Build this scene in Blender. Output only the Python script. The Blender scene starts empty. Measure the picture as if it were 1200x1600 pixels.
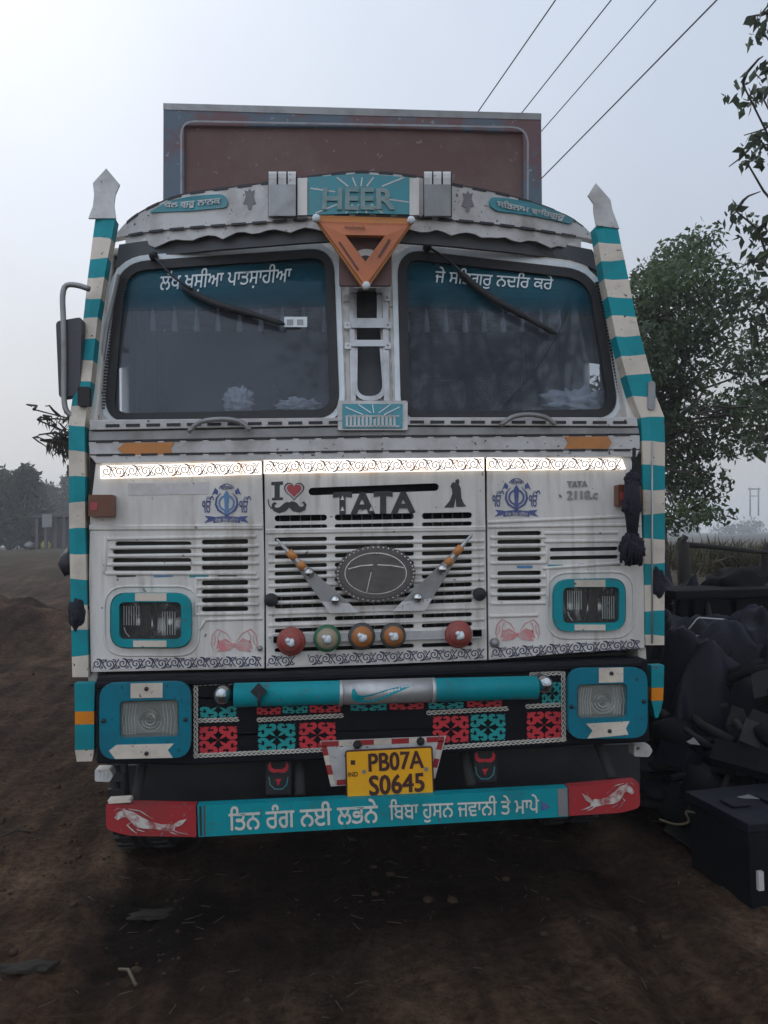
import bpy, bmesh, math, random
import numpy as np
from mathutils import Vector, Matrix, noise
from mathutils.geometry import tessellate_polygon
random.seed(7); rng = np.random.default_rng(11)
sc = bpy.context.scene; C = sc.collection
rad = math.radians
# ------------------------------------------------------------------ camera
FPX = 1246.0
TH, PH, RO = rad(5.7), rad(1.84), rad(1.25)
CAM = np.array([-.262, -3.383, 1.63])
FW = np.array([math.sin(TH)*math.cos(PH), math.cos(TH)*math.cos(PH), math.sin(PH)])
_R0 = np.array([math.cos(TH), -math.sin(TH), 0.]); _U0 = np.cross(_R0, FW)
RT = math.cos(RO)*_R0 - math.sin(RO)*_U0; UP = math.sin(RO)*_R0 + math.cos(RO)*_U0
cd = bpy.data.cameras.new('camera'); cam = bpy.data.objects.new('camera', cd); C.objects.link(cam)
cd.sensor_fit = 'VERTICAL'; cd.sensor_height = 24; cd.sensor_width = 18; cd.lens = 24*FPX/1600
cd.clip_start = .05; cd.clip_end = 2000
cam.matrix_world = Matrix([[RT[0], UP[0], -FW[0], CAM[0]], [RT[1], UP[1], -FW[1], CAM[1]], [RT[2], UP[2], -FW[2], CAM[2]], [0, 0, 0, 1]])
sc.camera = cam
# ------------------------------------------------------------------ sky, sun, exposure
SUN_EL, SUN_AZ = rad(42), rad(-28)          # azimuth measured from +Y (beyond the lorry) towards +X
sdir = Vector((math.sin(SUN_AZ)*math.cos(SUN_EL), math.cos(SUN_AZ)*math.cos(SUN_EL), math.sin(SUN_EL)))
W = bpy.data.worlds.new('World'); sc.world = W; W.use_nodes = True
nt = W.node_tree; nt.nodes.clear(); N = nt.nodes.new; L = nt.links.new
out = N('ShaderNodeOutputWorld'); bg = N('ShaderNodeBackground'); L(bg.outputs[0], out.inputs[0])
bg.inputs[1].default_value = .1
sky = N('ShaderNodeTexSky'); sky.sky_type = 'NISHITA'; sky.sun_disc = False
sky.sun_elevation = SUN_EL; sky.sun_rotation = SUN_AZ; sky.dust_density = 6; sky.air_density = 1.4
tc = N('ShaderNodeTexCoord'); sx = N('ShaderNodeSeparateXYZ'); L(tc.outputs['Generated'], sx.inputs[0])
rp = N('ShaderNodeValToRGB'); L(sx.outputs[2], rp.inputs[0])            # overcast veil: dull at the horizon, paler above
e = rp.color_ramp.elements
e[0].position = 0; e[0].color = (.46, .465, .475, 1); e[1].position = .75; e[1].color = (.55, .63, .76, 1)
m = e.new(.16); m.color = (.465, .485, .51, 1); m = e.new(.36); m.color = (.485, .54, .635, 1)
dot = N('ShaderNodeVectorMath'); dot.operation = 'DOT_PRODUCT'; L(tc.outputs['Generated'], dot.inputs[0]); dot.inputs[1].default_value = (-.47, .80, .38)
mr = N('ShaderNodeMapRange'); L(dot.outputs['Value'], mr.inputs[0]); mr.inputs[1].default_value = .62; mr.inputs[2].default_value = 1.0; mr.inputs[3].default_value = 0; mr.inputs[4].default_value = .17
ns = N('ShaderNodeTexNoise'); ns.inputs['Scale'].default_value = 2.2; ns.inputs['Detail'].default_value = 4; L(tc.outputs['Generated'], ns.inputs['Vector'])
nm = N('ShaderNodeMapRange'); L(ns.outputs[0], nm.inputs[0]); nm.inputs[1].default_value = .3; nm.inputs[2].default_value = .7; nm.inputs[3].default_value = .93; nm.inputs[4].default_value = 1.07
ad = N('ShaderNodeMixRGB'); ad.blend_type = 'ADD'; ad.inputs[0].default_value = 1; L(rp.outputs[0], ad.inputs[1]); L(mr.outputs[0], ad.inputs[2])
bk = N('ShaderNodeMapRange'); L(sx.outputs[1], bk.inputs[0]); bk.inputs[1].default_value = .1; bk.inputs[2].default_value = -.7; bk.inputs[3].default_value = 1; bk.inputs[4].default_value = 1.85      # the sky the lorry faces is brighter
bm_ = N('ShaderNodeMath'); bm_.operation = 'MULTIPLY'; L(nm.outputs[0], bm_.inputs[0]); L(bk.outputs[0], bm_.inputs[1])
mu = N('ShaderNodeMixRGB'); mu.blend_type = 'MULTIPLY'; mu.inputs[0].default_value = 1; L(ad.outputs[0], mu.inputs[1]); L(bm_.outputs[0], mu.inputs[2])
sc10 = N('ShaderNodeMixRGB'); sc10.blend_type = 'MULTIPLY'; sc10.inputs[0].default_value = 1; L(mu.outputs[0], sc10.inputs[1]); sc10.inputs[2].default_value = (10, 10, 10, 1)
mx = N('ShaderNodeMixRGB'); mx.inputs[0].default_value = .95; L(sky.outputs[0], mx.inputs[1]); L(sc10.outputs[0], mx.inputs[2]); L(mx.outputs[0], bg.inputs[0])
sl = bpy.data.lights.new('sun', 'SUN'); sl.energy = .6; sl.angle = rad(14); sl.color = (1, .95, .88)
so = bpy.data.objects.new('sun', sl); C.objects.link(so); so.rotation_euler = sdir.to_track_quat('Z', 'Y').to_euler(); so.location = (-4, 6, 12)
sc.view_settings.view_transform = 'Standard'; sc.view_settings.look = 'None'; sc.view_settings.exposure = .22; sc.view_settings.gamma = 1
sc.cycles.use_denoising = True; sc.cycles.max_bounces = 8; sc.cycles.transparent_max_bounces = 24; sc.cycles.volume_bounces = 1
sc.cycles.use_adaptive_sampling = False; sc.cycles.caustics_reflective = False; sc.cycles.caustics_refractive = False

# ------------------------------------------------------------------ photo ray -> place in the world
def P(px, py, Y):
    d = FW*FPX + RT*(px-600) - UP*(py-800)
    return CAM + d*((Y-CAM[1])/d[1])
def flat(Y): return lambda x, z: Y
def S(px, py, f, off=0.):
    p = P(px, py, .1)
    for _ in range(7): p = P(px, py, f(p[0], p[2])+off)
    return p
XC = .035
def f_screen(x, z): return .05 + .26*(z-2.13) + .085*max(0, abs(x-XC)-.12)          # two flat raked panes meeting at the middle
def f_visor(x, z): return .06 + .34*((x-XC)/1.1)**2 + .10*(z-3.0)                   # bowed roof board
f0 = flat(0.)
# ------------------------------------------------------------------ mesh collector
def tup(p): return (float(p[0]), float(p[1]), float(p[2]))
class MB:
    def __init__(s): s.v = []; s.f = []; s.m = []; s.sm = []; s.c = [(0, 0)]
    def cut(s): s.c.append((len(s.v), len(s.f)))                 # what follows is a piece of its own
    def add(s, vs, fs, mi=0, smooth=False):
        o = len(s.v); s.v += [tup(p) for p in vs]; s.f += [tuple(i+o for i in q) for q in fs]; s.m += [mi]*len(fs); s.sm += [smooth]*len(fs)
    def prism(s, loops, front, back, mi=0):
        vl = [[Vector((a, b, 0)) for a, b in lp] for lp in loops]
        tris = tessellate_polygon(vl); flatl = [p for lp in loops for p in lp]; n = len(flatl)
        vs = [front(*p) for p in flatl] + [back(*p) for p in flatl]
        fs = [tuple(t) for t in tris] + [(t[2]+n, t[1]+n, t[0]+n) for t in tris]
        o = 0
        for lp in loops:
            k = len(lp)
            for i in range(k): j = (i+1) % k; fs.append((o+i, o+j, o+j+n, o+i+n))
            o += k
        s.add(vs, fs, mi)
    def plate(s, loops, f=f0, off=0., t=.004, mi=0):        # photo outline laid on a real surface, with thickness
        if not isinstance(loops[0][0], (tuple, list)): loops = [loops]
        def fr(a, b): return S(a, b, f, off)
        def bk(a, b): p = S(a, b, f, off); return (p[0], p[1]+t, p[2])
        s.prism(loops, fr, bk, mi)
    def band(s, top, bot, n=24, f=f0, off=0., t=.004, mi=0, a=0., b=1.):
        T = [lerp_path(top, a+(b-a)*i/n) for i in range(n+1)]; B = [lerp_path(bot, a+(b-a)*i/n) for i in range(n+1)]
        ft = [S(*p, f, off) for p in T]; fb = [S(*p, f, off) for p in B]
        sh = lambda p: (p[0], p[1]+t, p[2])
        vs = ft + fb + [sh(p) for p in ft] + [sh(p) for p in fb]; k = n+1; fs = []
        for i in range(n):
            fs += [(i, i+1, k+i+1, k+i), (2*k+i+1, 2*k+i, 3*k+i, 3*k+i+1), (i+1, i, 2*k+i, 2*k+i+1), (k+i, k+i+1, 3*k+i+1, 3*k+i)]
        fs += [(0, k, 3*k, 2*k), (n, 2*k+n, 3*k+n, k+n)]
        s.add(vs, fs, mi)
    def stroke(s, pts, w, f=f0, off=0., t=.0015, mi=0, taper=False, closed=False):
        k = len(pts); Lf = []; Rt = []
        for i in range(k):
            p = pts[i]; a = pts[(i-1) % k] if (closed or i) else p; b = pts[(i+1) % k] if (closed or i < k-1) else p
            dx, dy = b[0]-a[0], b[1]-a[1]; q = math.hypot(dx, dy) or 1
            ww = w*.5*(1-.8*abs(2*i/(k-1)-1)**2 if taper else 1)
            Lf.append((p[0]-dy/q*ww, p[1]+dx/q*ww)); Rt.append((p[0]+dy/q*ww, p[1]-dx/q*ww))
        A = [S(*p, f, off) for p in Lf]; B = [S(*p, f, off) for p in Rt]; sh = lambda p: (p[0], p[1]+t, p[2])
        vs = A + B + [sh(p) for p in A] + [sh(p) for p in B]; fs = []
        for i in range(k if closed else k-1):
            j = (i+1) % k
            fs += [(i, j, k+j, k+i), (i, 2*k+i, 2*k+j, j), (k+i, k+j, 3*k+j, 3*k+i)]
        s.add(vs, fs, mi)
    def tube(s, pts, r, n=8, mi=0, closed=False, caps=True):
        P_ = [Vector(tup(p)) for p in pts]; k = len(P_); R_ = r if isinstance(r, (list, tuple)) else [r]*k
        vs = []; prev = None
        for i in range(k):
            a = P_[(i-1) % k] if (closed or i) else P_[i]; b = P_[(i+1) % k] if (closed or i < k-1) else P_[i]
            d = (b-a).normalized()
            u = prev - d*prev.dot(d) if prev is not None else d.orthogonal()
            if u.length < 1e-5: u = d.orthogonal()
            u.normalize(); prev = u; w = d.cross(u)
            vs += [P_[i] + (u*math.cos(2*math.pi*q/n) + w*math.sin(2*math.pi*q/n))*R_[i] for q in range(n)]
        fs = []
        for i in range(k if closed else k-1):
            j = (i+1) % k
            fs += [(i*n+q, i*n+(q+1) % n, j*n+(q+1) % n, j*n+q) for q in range(n)]
        if caps and not closed: fs += [tuple(range(n)), tuple((k-1)*n+q for q in range(n))]
        s.add(vs, fs, mi, True)
    def ptube(s, pts, r, f=f0, off=0., **kw): s.tube([S(*p, f, off) for p in pts], r, **kw)
    def box(s, x0, x1, y0, y1, z0, z1, mi=0, M=None):
        vs = [(x, y, z) for x in (x0, x1) for y in (y0, y1) for z in (z0, z1)]
        if M: vs = [M @ Vector(v) for v in vs]
        s.add(vs, [(0, 1, 3, 2), (4, 6, 7, 5), (0, 4, 5, 1), (2, 3, 7, 6), (0, 2, 6, 4), (1, 5, 7, 3)], mi)
    def lathe(s, c, axis, prof, n=24, mi=0, sy=1.):           # prof: (radius, distance along axis)
        ax = Vector(axis).normalized(); u = ax.orthogonal().normalized()
        if abs(ax.y) > .9: u = Vector((1, 0, 0))
        w = ax.cross(u); c = Vector(tup(c)); vs = []; k = len(prof)
        for r, d in prof: vs += [c + ax*d + (u*math.cos(2*math.pi*q/n) + w*math.sin(2*math.pi*q/n)*sy)*r for q in range(n)]
        fs = [(i*n+q, i*n+(q+1) % n, (i+1)*n+(q+1) % n, (i+1)*n+q) for i in range(k-1) for q in range(n)]
        fs += [tuple(range(n)), tuple((k-1)*n+q for q in range(n))]
        s.add(vs, fs, mi, True)
    def blob(s, c, r, mi=0, amp=0., sc_=3., sub=2, seed=0):
        bm = bmesh.new(); bmesh.ops.create_icosphere(bm, subdivisions=sub, radius=1)
        vs = []
        for v in bm.verts:
            k = 1 + amp*noise.noise(v.co*sc_ + Vector((seed, seed*.7, 0)))
            vs.append((c[0]+v.co.x*r[0]*k, c[1]+v.co.y*r[1]*k, c[2]+v.co.z*r[2]*k))
        bm.verts.index_update(); s.add(vs, [[v.index for v in f.verts] for f in bm.faces], mi, True); bm.free()
    def text(s, txt, quad, f=f0, off=0., t=.0015, mi=0, bold=0., res=3):     # quad: photo corners TL TR BR BL of the ink
        sets = text_mesh(txt, bold, res); al = np.array([p for g in sets for l in g for p in l])
        x0, y0 = al.min(0); x1, y1 = al.max(0); q = [np.array(p, float) for p in quad]
        def mp(p):
            a, b = (p[0]-x0)/(x1-x0), (y1-p[1])/(y1-y0); r = q[0]*(1-a)*(1-b) + q[1]*a*(1-b) + q[2]*a*b + q[3]*(1-a)*b; return (r[0], r[1])
        k = math.hypot(q[1][0]-q[0][0], q[1][1]-q[0][1])/(x1-x0)
        if bold:
            for g in sets:
                for l in g: s.stroke([mp(p) for p in l], 2*bold*k, f, off-.0007, t, mi, closed=True)
        for i, g in enumerate(sets): s.plate([[mp(p) for p in l] for l in g], f, off-.00012*(i % 5), t, mi)
    def pieces(s, name, mats, parent=None, bevel=0):
        cs = [c for c in s.c if c[1] < len(s.f)]+[(len(s.v), len(s.f))]; res = []
        for (v0, q0), (v1, q1) in zip(cs, cs[1:]):
            if q1 == q0: continue
            p = MB(); p.v = s.v[v0:v1]; p.f = [tuple(i-v0 for i in q) for q in s.f[q0:q1]]; p.m = s.m[q0:q1]; p.sm = s.sm[q0:q1]; res.append(p.build(name, mats, parent, bevel))
        return res
    def build(s, name, mats, parent=None, bevel=0, smooth=None):
        me = bpy.data.meshes.new(name); me.from_pydata(s.v, [], s.f)
        for mt in (mats if isinstance(mats, (list, tuple)) else [mats]): me.materials.append(mt)
        for p, mi, sm in zip(me.polygons, s.m, s.sm): p.material_index = mi; p.use_smooth = sm
        bm = bmesh.new(); bm.from_mesh(me); bmesh.ops.recalc_face_normals(bm, faces=bm.faces); bm.to_mesh(me); bm.free()
        o = bpy.data.objects.new(name, me); C.objects.link(o)
        if parent is not None:
            o.parent = parent
            if parent.type == 'EMPTY': o.location = -parent.location
        if bevel:
            b = o.modifiers.new('edge', 'BEVEL'); b.width = bevel; b.segments = 2; b.limit_method = 'ANGLE'; b.angle_limit = rad(50)
        return o
def lerp_path(pts, t):
    if len(pts) == 1: return pts[0]
    ln = [math.hypot(pts[i+1][0]-pts[i][0], pts[i+1][1]-pts[i][1]) for i in range(len(pts)-1)]; d = t*sum(ln)
    for i, l in enumerate(ln):
        if d <= l or i == len(ln)-1:
            k = d/l if l else 0; return (pts[i][0]+(pts[i+1][0]-pts[i][0])*k, pts[i][1]+(pts[i+1][1]-pts[i][1])*k)
        d -= l
def curve_path(pts, n=24):                                     # Catmull-Rom through points
    res = []; k = len(pts)
    for j in range(n+1):
        t = j/n*(k-1); i = min(int(t), k-2); u = t-i
        p0, p1, p2, p3 = [np.array(pts[max(0, min(k-1, q))], float) for q in (i-1, i, i+1, i+2)]
        res.append(tuple(.5*(2*p1 + (p2-p0)*u + (2*p0-5*p1+4*p2-p3)*u*u + (3*p1-p0-3*p2+p3)*u**3)))
    return res
def rq(c, r, n=5):                                             # rounded polygon
    k = len(c); R_ = r if isinstance(r, (list, tuple)) else [r]*k; o = []
    for i in range(k):
        p = np.array(c[i], float); a = np.array(c[i-1], float)-p; b = np.array(c[(i+1) % k], float)-p
        la, lb = np.linalg.norm(a), np.linalg.norm(b); A = p+a/la*min(R_[i], la*.49); B = p+b/lb*min(R_[i], lb*.49)
        for j in range(n+1): t = j/n; o.append(tuple((1-t)**2*A + 2*t*(1-t)*p + t*t*B))
    return o
def rect(x0, y0, x1, y1, r=0, sl_=0.):
    c = [(x0, y0), (x1, y0+sl_), (x1, y1+sl_), (x0, y1)]
    return rq(c, r) if r else c
def slot(x0, y0, x1, y1, h):
    r = h/2; o = []
    for i in range(7): a = rad(90+180*i/6); o.append((x0+r+r*math.cos(a), y0-r*math.sin(a)))
    for i in range(7): a = rad(-90+180*i/6); o.append((x1-r+r*math.cos(a), y1-r*math.sin(a)))
    return o
def ell(cx, cy, rx, ry=None, n=28, a0=0): ry = ry or rx; return [(cx+rx*math.cos(2*math.pi*i/n+a0), cy+ry*math.sin(2*math.pi*i/n+a0)) for i in range(n)]
def arc(cx, cy, r, a, b, n=12, sy=1.): return [(cx+r*math.cos(rad(a+(b-a)*i/n)), cy-r*sy*math.sin(rad(a+(b-a)*i/n))) for i in range(n+1)]
_tm = {}
def inside(p, lp):
    c = False; k = len(lp)
    for i in range(k):
        a, b = lp[i], lp[i-1]
        if (a[1] > p[1]) != (b[1] > p[1]) and p[0] < (b[0]-a[0])*(p[1]-a[1])/(b[1]-a[1])+a[0]: c = not c
    return c
def text_mesh(txt, bold=0., res=3):                            # glyph outlines, each outer loop with its own holes
    k = (txt, res)
    if k not in _tm:
        cu = bpy.data.curves.new('lettering', 'FONT'); cu.body = txt; cu.resolution_u = res; cu.fill_mode = 'NONE'
        o = bpy.data.objects.new('lettering', cu); C.objects.link(o); bpy.context.view_layer.update()
        me = bpy.data.meshes.new_from_object(o.evaluated_get(bpy.context.evaluated_depsgraph_get()))
        V = [tuple(v.co[:2]) for v in me.vertices]; nb = {}
        for e_ in me.edges: a, b = e_.vertices; nb.setdefault(a, []).append(b); nb.setdefault(b, []).append(a)
        bpy.data.objects.remove(o); bpy.data.curves.remove(cu); bpy.data.meshes.remove(me)
        seen = set(); loops = []
        for v in range(len(V)):
            if v in seen or v not in nb: continue
            lp = [v]; seen.add(v); cur = v
            while True:
                nx_ = [q for q in nb[cur] if q not in seen]
                if not nx_: break
                cur = nx_[0]; seen.add(cur); lp.append(cur)
            if len(lp) > 2: loops.append([V[q] for q in lp])
        ar = [sum(l[i-1][0]*l[i][1]-l[i][0]*l[i-1][1] for i in range(len(l)))/2 for l in loops]
        groups = []
        for i, l in enumerate(loops):
            par = [j for j, m in enumerate(loops) if j != i and abs(ar[j]) > abs(ar[i]) and inside(l[0], m)]
            groups.append(par)
        # loops turning against their container are holes; the rest are ink
        sgn = np.sign(ar); main = np.sign(sum(ar)); outl = [i for i in range(len(loops)) if sgn[i] == main]
        sets = [[loops[i]]+[loops[j] for j in range(len(loops)) if sgn[j] != main and groups[j] and i in groups[j]] for i in outl]
        _tm[k] = sets
    return _tm[k]
# ------------------------------------------------------------------ materials
def paint(name, col, rough=.5, dirt=(.10, .085, .07), amt=.35, scale=5., metal=0., bump=.15, lo=.45, hi=.75, chips=0., chipcol=(.05, .045, .04), streak=False, spec=.5):
    m = bpy.data.materials.new(name); m.use_nodes = True; t = m.node_tree; b = t.nodes['Principled BSDF']; n = t.nodes.new; l = t.links.new
    b.inputs['Roughness'].default_value = rough; b.inputs['Metallic'].default_value = metal; b.inputs['Specular IOR Level'].default_value = spec
    co = n('ShaderNodeTexCoord'); mp = n('ShaderNodeMapping'); l(co.outputs['Object'], mp.inputs[0])
    if streak: mp.inputs['Scale'].default_value = (2.2, 2.2, .45)
    a = n('ShaderNodeTexNoise'); a.inputs['Scale'].default_value = scale; a.inputs['Detail'].default_value = 8; a.inputs['Roughness'].default_value = .65; l(mp.outputs[0], a.inputs['Vector'])
    r = n('ShaderNodeMapRange'); l(a.outputs[0], r.inputs[0]); r.inputs[1].default_value = lo; r.inputs[2].default_value = hi; r.inputs[3].default_value = 0; r.inputs[4].default_value = amt
    x = n('ShaderNodeMixRGB'); l(r.outputs[0], x.inputs[0]); x.inputs[1].default_value = (*col, 1); x.inputs[2].default_value = (*dirt, 1); last = x
    if chips:
        c = n('ShaderNodeTexNoise'); c.inputs['Scale'].default_value = scale*9; c.inputs['Detail'].default_value = 5; l(co.outputs['Object'], c.inputs['Vector'])
        q = n('ShaderNodeMapRange'); l(c.outputs[0], q.inputs[0]); q.inputs[1].default_value = .70-.12*chips; q.inputs[2].default_value = .74-.12*chips
        y = n('ShaderNodeMixRGB'); l(q.outputs[0], y.inputs[0]); l(x.outputs[0], y.inputs[1]); y.inputs[2].default_value = (*chipcol, 1); last = y
    if streak:
        m2 = n('ShaderNodeMapping'); m2.inputs['Scale'].default_value = (26, 26, 1.3); l(co.outputs['Object'], m2.inputs[0]); g = n('ShaderNodeTexNoise'); g.inputs['Scale'].default_value = 1; g.inputs['Detail'].default_value = 5; l(m2.outputs[0], g.inputs['Vector'])
        g2 = n('ShaderNodeTexNoise'); g2.inputs['Scale'].default_value = 2.6; g2.inputs['Detail'].default_value = 3; l(co.outputs['Object'], g2.inputs['Vector'])
        gm = n('ShaderNodeMath'); gm.operation = 'MULTIPLY'; l(g.outputs[0], gm.inputs[0]); l(g2.outputs[0], gm.inputs[1]); gr = n('ShaderNodeMapRange'); l(gm.outputs[0], gr.inputs[0]); gr.inputs[1].default_value = .27; gr.inputs[2].default_value = .42; gr.inputs[4].default_value = .50
        z = n('ShaderNodeMixRGB'); l(gr.outputs[0], z.inputs[0]); l(last.outputs[0], z.inputs[1]); z.inputs[2].default_value = (.22, .155, .105, 1); last = z
    l(last.outputs[0], b.inputs['Base Color'])
    rr_ = n('ShaderNodeMapRange'); l(a.outputs[0], rr_.inputs[0]); rr_.inputs[3].default_value = max(.05, rough-.15); rr_.inputs[4].default_value = min(1, rough+.25); l(rr_.outputs[0], b.inputs['Roughness'])
    if bump:
        h = n('ShaderNodeTexNoise'); h.inputs['Scale'].default_value = scale*2.5; h.inputs['Detail'].default_value = 6; l(co.outputs['Object'], h.inputs['Vector'])
        k = n('ShaderNodeBump'); k.inputs['Strength'].default_value = bump; k.inputs['Distance'].default_value = .01; l(h.outputs[0], k.inputs['Height']); l(k.outputs[0], b.inputs['Normal'])
    return m
M = {}
M['white'] = paint('white_paint', (.71, .68, .635), .42, (.33, .295, .25), .7, 3.2, lo=.42, hi=.85, chips=.15, chipcol=(.16, .14, .12), streak=True)
M['cream'] = paint('cream_paint', (.66, .58, .48), .5, (.25, .22, .18), .6, 6, chips=.3)
M['teal'] = paint('teal_paint', (.002, .27, .31), .45, (.012, .15, .17), .7, 6, chips=.45, chipcol=(.10, .13, .13), spec=.25)
M['teal_deep'] = paint('deep_teal_paint', (.004, .17, .24), .35, (.010, .09, .12), .7, 6, chips=.3, chipcol=(.02, .06, .07), spec=.25)
M['teal_dull'] = paint('teal_sun_faded_paint', (.05, .27, .32), .5, (.14, .22, .23), .7, 8, chips=.3, chipcol=(.25, .3, .3))
M['orange'] = paint('orange_paint', (.55, .21, .05), .5, (.30, .16, .08), .6, 9)
M['orange_bright'] = paint('orange_reflector', (.75, .24, .01), .3, (.4, .12, .02), .4, 9, bump=.05)
M['red'] = paint('red_paint', (.36, .030, .034), .5, (.18, .05, .045), .8, 5, chips=.5, chipcol=(.22, .12, .11), spec=.25)
M['pattern_red'] = paint('red_vinyl', (.62, .035, .05), .4, (.25, .03, .03), .5, 10, bump=.05)
M['pattern_teal'] = paint('green_vinyl', (.01, .34, .33), .4, (.02, .14, .15), .5, 10, bump=.05)
M['chain'] = paint('cream_vinyl', (.60, .57, .50), .5, (.2, .18, .16), .5, 15, bump=.05)
M['maroon'] = paint('hazed_maroon_paint', (.125, .064, .056), .65, (.19, .13, .12), .85, 2.2, bump=.3, chips=.25, chipcol=(.22, .15, .14))  # maroon paled to carry the lens haze over the cargo front
M['frame_mot'] = paint('weathered_blue_paint', (.10, .14, .18), .6, (.17, .085, .085), .9, 3.0, lo=.46, hi=.56, chips=.4, chipcol=(.25, .27, .28))
M['fadegrey'] = paint('faded_sign_letters', (.24, .32, .31), .6, (.12, .26, .28), .85, 16)
M['leafgrey'] = paint('grey_vinyl', (.16, .155, .16), .5, (.25, .24, .24), .5, 20, bump=.03)
M['alu'] = paint('dull_aluminium', (.50, .50, .50), .38, (.22, .21, .20), .6, 9, metal=.6)
M['steel'] = paint('grey_steel', (.30, .30, .30), .42, (.15, .13, .11), .6, 7, metal=.5)
M['lip'] = paint('grey_white_paint', (.58, .565, .55), .5, (.20, .17, .15), .75, 5, chips=.3)
M['rubber'] = paint('black_rubber', (.018, .018, .02), .65, (.06, .055, .05), .5, 12)
M['black'] = paint('black_paint', (.014, .015, .019), .5, (.04, .038, .036), .6, 8)
M['navy'] = paint('dark_navy_paint', (.004, .0045, .008), .5, (.014, .013, .015), .6, 6, spec=.2)
M['dark'] = paint('greasy_chassis', (.016, .015, .014), .75, (.035, .03, .026), .6, 10, bump=.4)
M['interior'] = paint('cab_trim', (.045, .045, .05), .7, (.03, .03, .03), .5, 8)
M['seat'] = paint('seat_cloth', (.06, .05, .055), .9, (.03, .03, .03), .5, 12, bump=.3)
M['ink'] = paint('black_vinyl', (.03, .03, .032), .5, (.10, .10, .09), .5, 14, bump=.03)
M['ink_blue'] = paint('blue_black_ink', (.035, .04, .085), .5, (.09, .09, .13), .6, 14, bump=.03)
M['emblem_blue'] = paint('navy_vinyl', (.06, .085, .24), .5, (.20, .22, .34), .6, 16, bump=.03)
M['emblem_sky'] = paint('blue_vinyl', (.09, .22, .42), .5, (.22, .30, .42), .6, 16, bump=.03)
M['brown_ink'] = paint('brown_ink', (.12, .045, .03), .5, (.24, .10, .06), .6, 14, bump=.03)
M['pink'] = paint('pink_vinyl', (.62, .22, .22), .55, (.55, .45, .42), .8, 22, lo=.4, hi=.65, bump=.03)
M['letter'] = paint('cream_lettering', (.64, .62, .55), .5, (.2, .3, .3), .5, 12, chips=.3, chipcol=(.03, .2, .22), bump=.03)
M['script'] = paint('white_script', (.72, .76, .78), .5, (.4, .5, .52), .5, 14, bump=.03)
M['plate'] = paint('yellow_plate', (.85, .41, .012), .35, (.6, .27, .02), .35, 9, bump=.05)
M['plate_ink'] = paint('maroon_black_ink', (.06, .018, .015), .5, (.10, .03, .02), .4, 14, bump=.03)
M['emb'] = paint('tarnished_badge', (.13, .115, .11), .35, (.06, .055, .055), .6, 12, metal=.5)
M['chrome'] = paint('worn_chrome', (.62, .62, .62), .18, (.3, .28, .25), .4, 10, metal=1, bump=.05)
M['silver'] = paint('silvered_reflector', (.85, .85, .84), .4, (.5, .48, .45), .3, 14, metal=.55, bump=.05)
M['amber'] = paint('dirty_amber_lens', (.14, .045, .02), .3, (.10, .05, .04), .6, 9, bump=.1)
M['orange_tri'] = paint('faded_orange_plastic', (.60, .185, .075), .5, (.34, .15, .10), .7, 7)
M['disc_red'] = paint('dusty_red_disc', (.30, .05, .042), .5, (.24, .12, .09), .7, 14)
M['disc_green'] = paint('green_disc', (.02, .14, .06), .5, (.10, .13, .08), .6, 14)
M['disc_orange'] = paint('orange_disc', (.42, .15, .035), .5, (.26, .12, .07), .7, 14)
M['disc_dark'] = paint('dark_disc_rim', (.05, .05, .05), .5, (.12, .1, .08), .6, 14)
M['disc_tan'] = paint('tan_disc', (.34, .28, .19), .5, (.24, .18, .12), .6, 14)
M['wood'] = paint('old_wood', (.022, .018, .015), .9, (.012, .010, .009), .7, 8, bump=.5)
M['bark'] = paint('bark', (.065, .052, .042), .9, (.03, .025, .02), .7, 10, bump=.7)
M['plasticbag'] = paint('white_plastic_bag', (.80, .81, .82), .35, (.3, .3, .3), .4, 9, bump=.5)
M['tassel'] = paint('navy_black_yarn', (.010, .010, .020), .9, (.03, .028, .03), .5, 30, bump=.8)
M['tarp'] = paint('dark_blue_tarpaulin', (.006, .0065, .014), .5, (.014, .014, .018), .6, 5, bump=.6, spec=.22)
M['blackplastic'] = paint('black_plastic', (.0045, .0048, .006), .65, (.014, .012, .011), .6, 6, spec=.15)
M['straw'] = paint('dry_straw', (.10, .075, .048), .8, (.1, .08, .05), .5, 20)
M['stone'] = paint('stone', (.055, .036, .024), .9, (.03, .02, .014), .6, 9, bump=.5, spec=.08)
M['shack'] = paint('shack_planks', (.06, .055, .055), .8, (.12, .1, .09), .6, 3)
M['yellowcloth'] = paint('yellow_cloth', (.5, .42, .08), .8, (.3, .25, .1), .4, 6)
M['whitecloth'] = paint('pale_sheet', (.20, .20, .20), .8, (.14, .14, .14), .4, 3)
M['wire'] = paint('cable', (.11, .12, .13), .6, (.15, .15, .15), .4, 3, bump=0)
M['heart'] = paint('red_heart_vinyl', (.38, .05, .06), .45, (.3, .1, .1), .5, 16, bump=.03)
M['rubbish'] = paint('muddy_rag', (.036, .031, .027), .9, (.02, .016, .013), .7, 12, spec=.08)
M['fadedline'] = paint('faded_line', (.34, .34, .36), .6, (.18, .14, .14), .7, 12)
M['dusty'] = paint('dusty_sheet', (.085, .082, .074), .8, (.04, .038, .034), .6, 8)
M['wornwhite'] = paint('worn_white_paint', (.55, .52, .47), .6, (.30, .06, .06), .95, 26, lo=.42, hi=.58)
M['scrapgrey'] = paint('dull_scrap_metal', (.02, .021, .023), .65, (.012, .011, .01), .6, 8, spec=.2)
M['mirror'] = paint('black_mirror_housing', (.055, .058, .065), .5, (.10, .1, .1), .6, 8)
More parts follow.
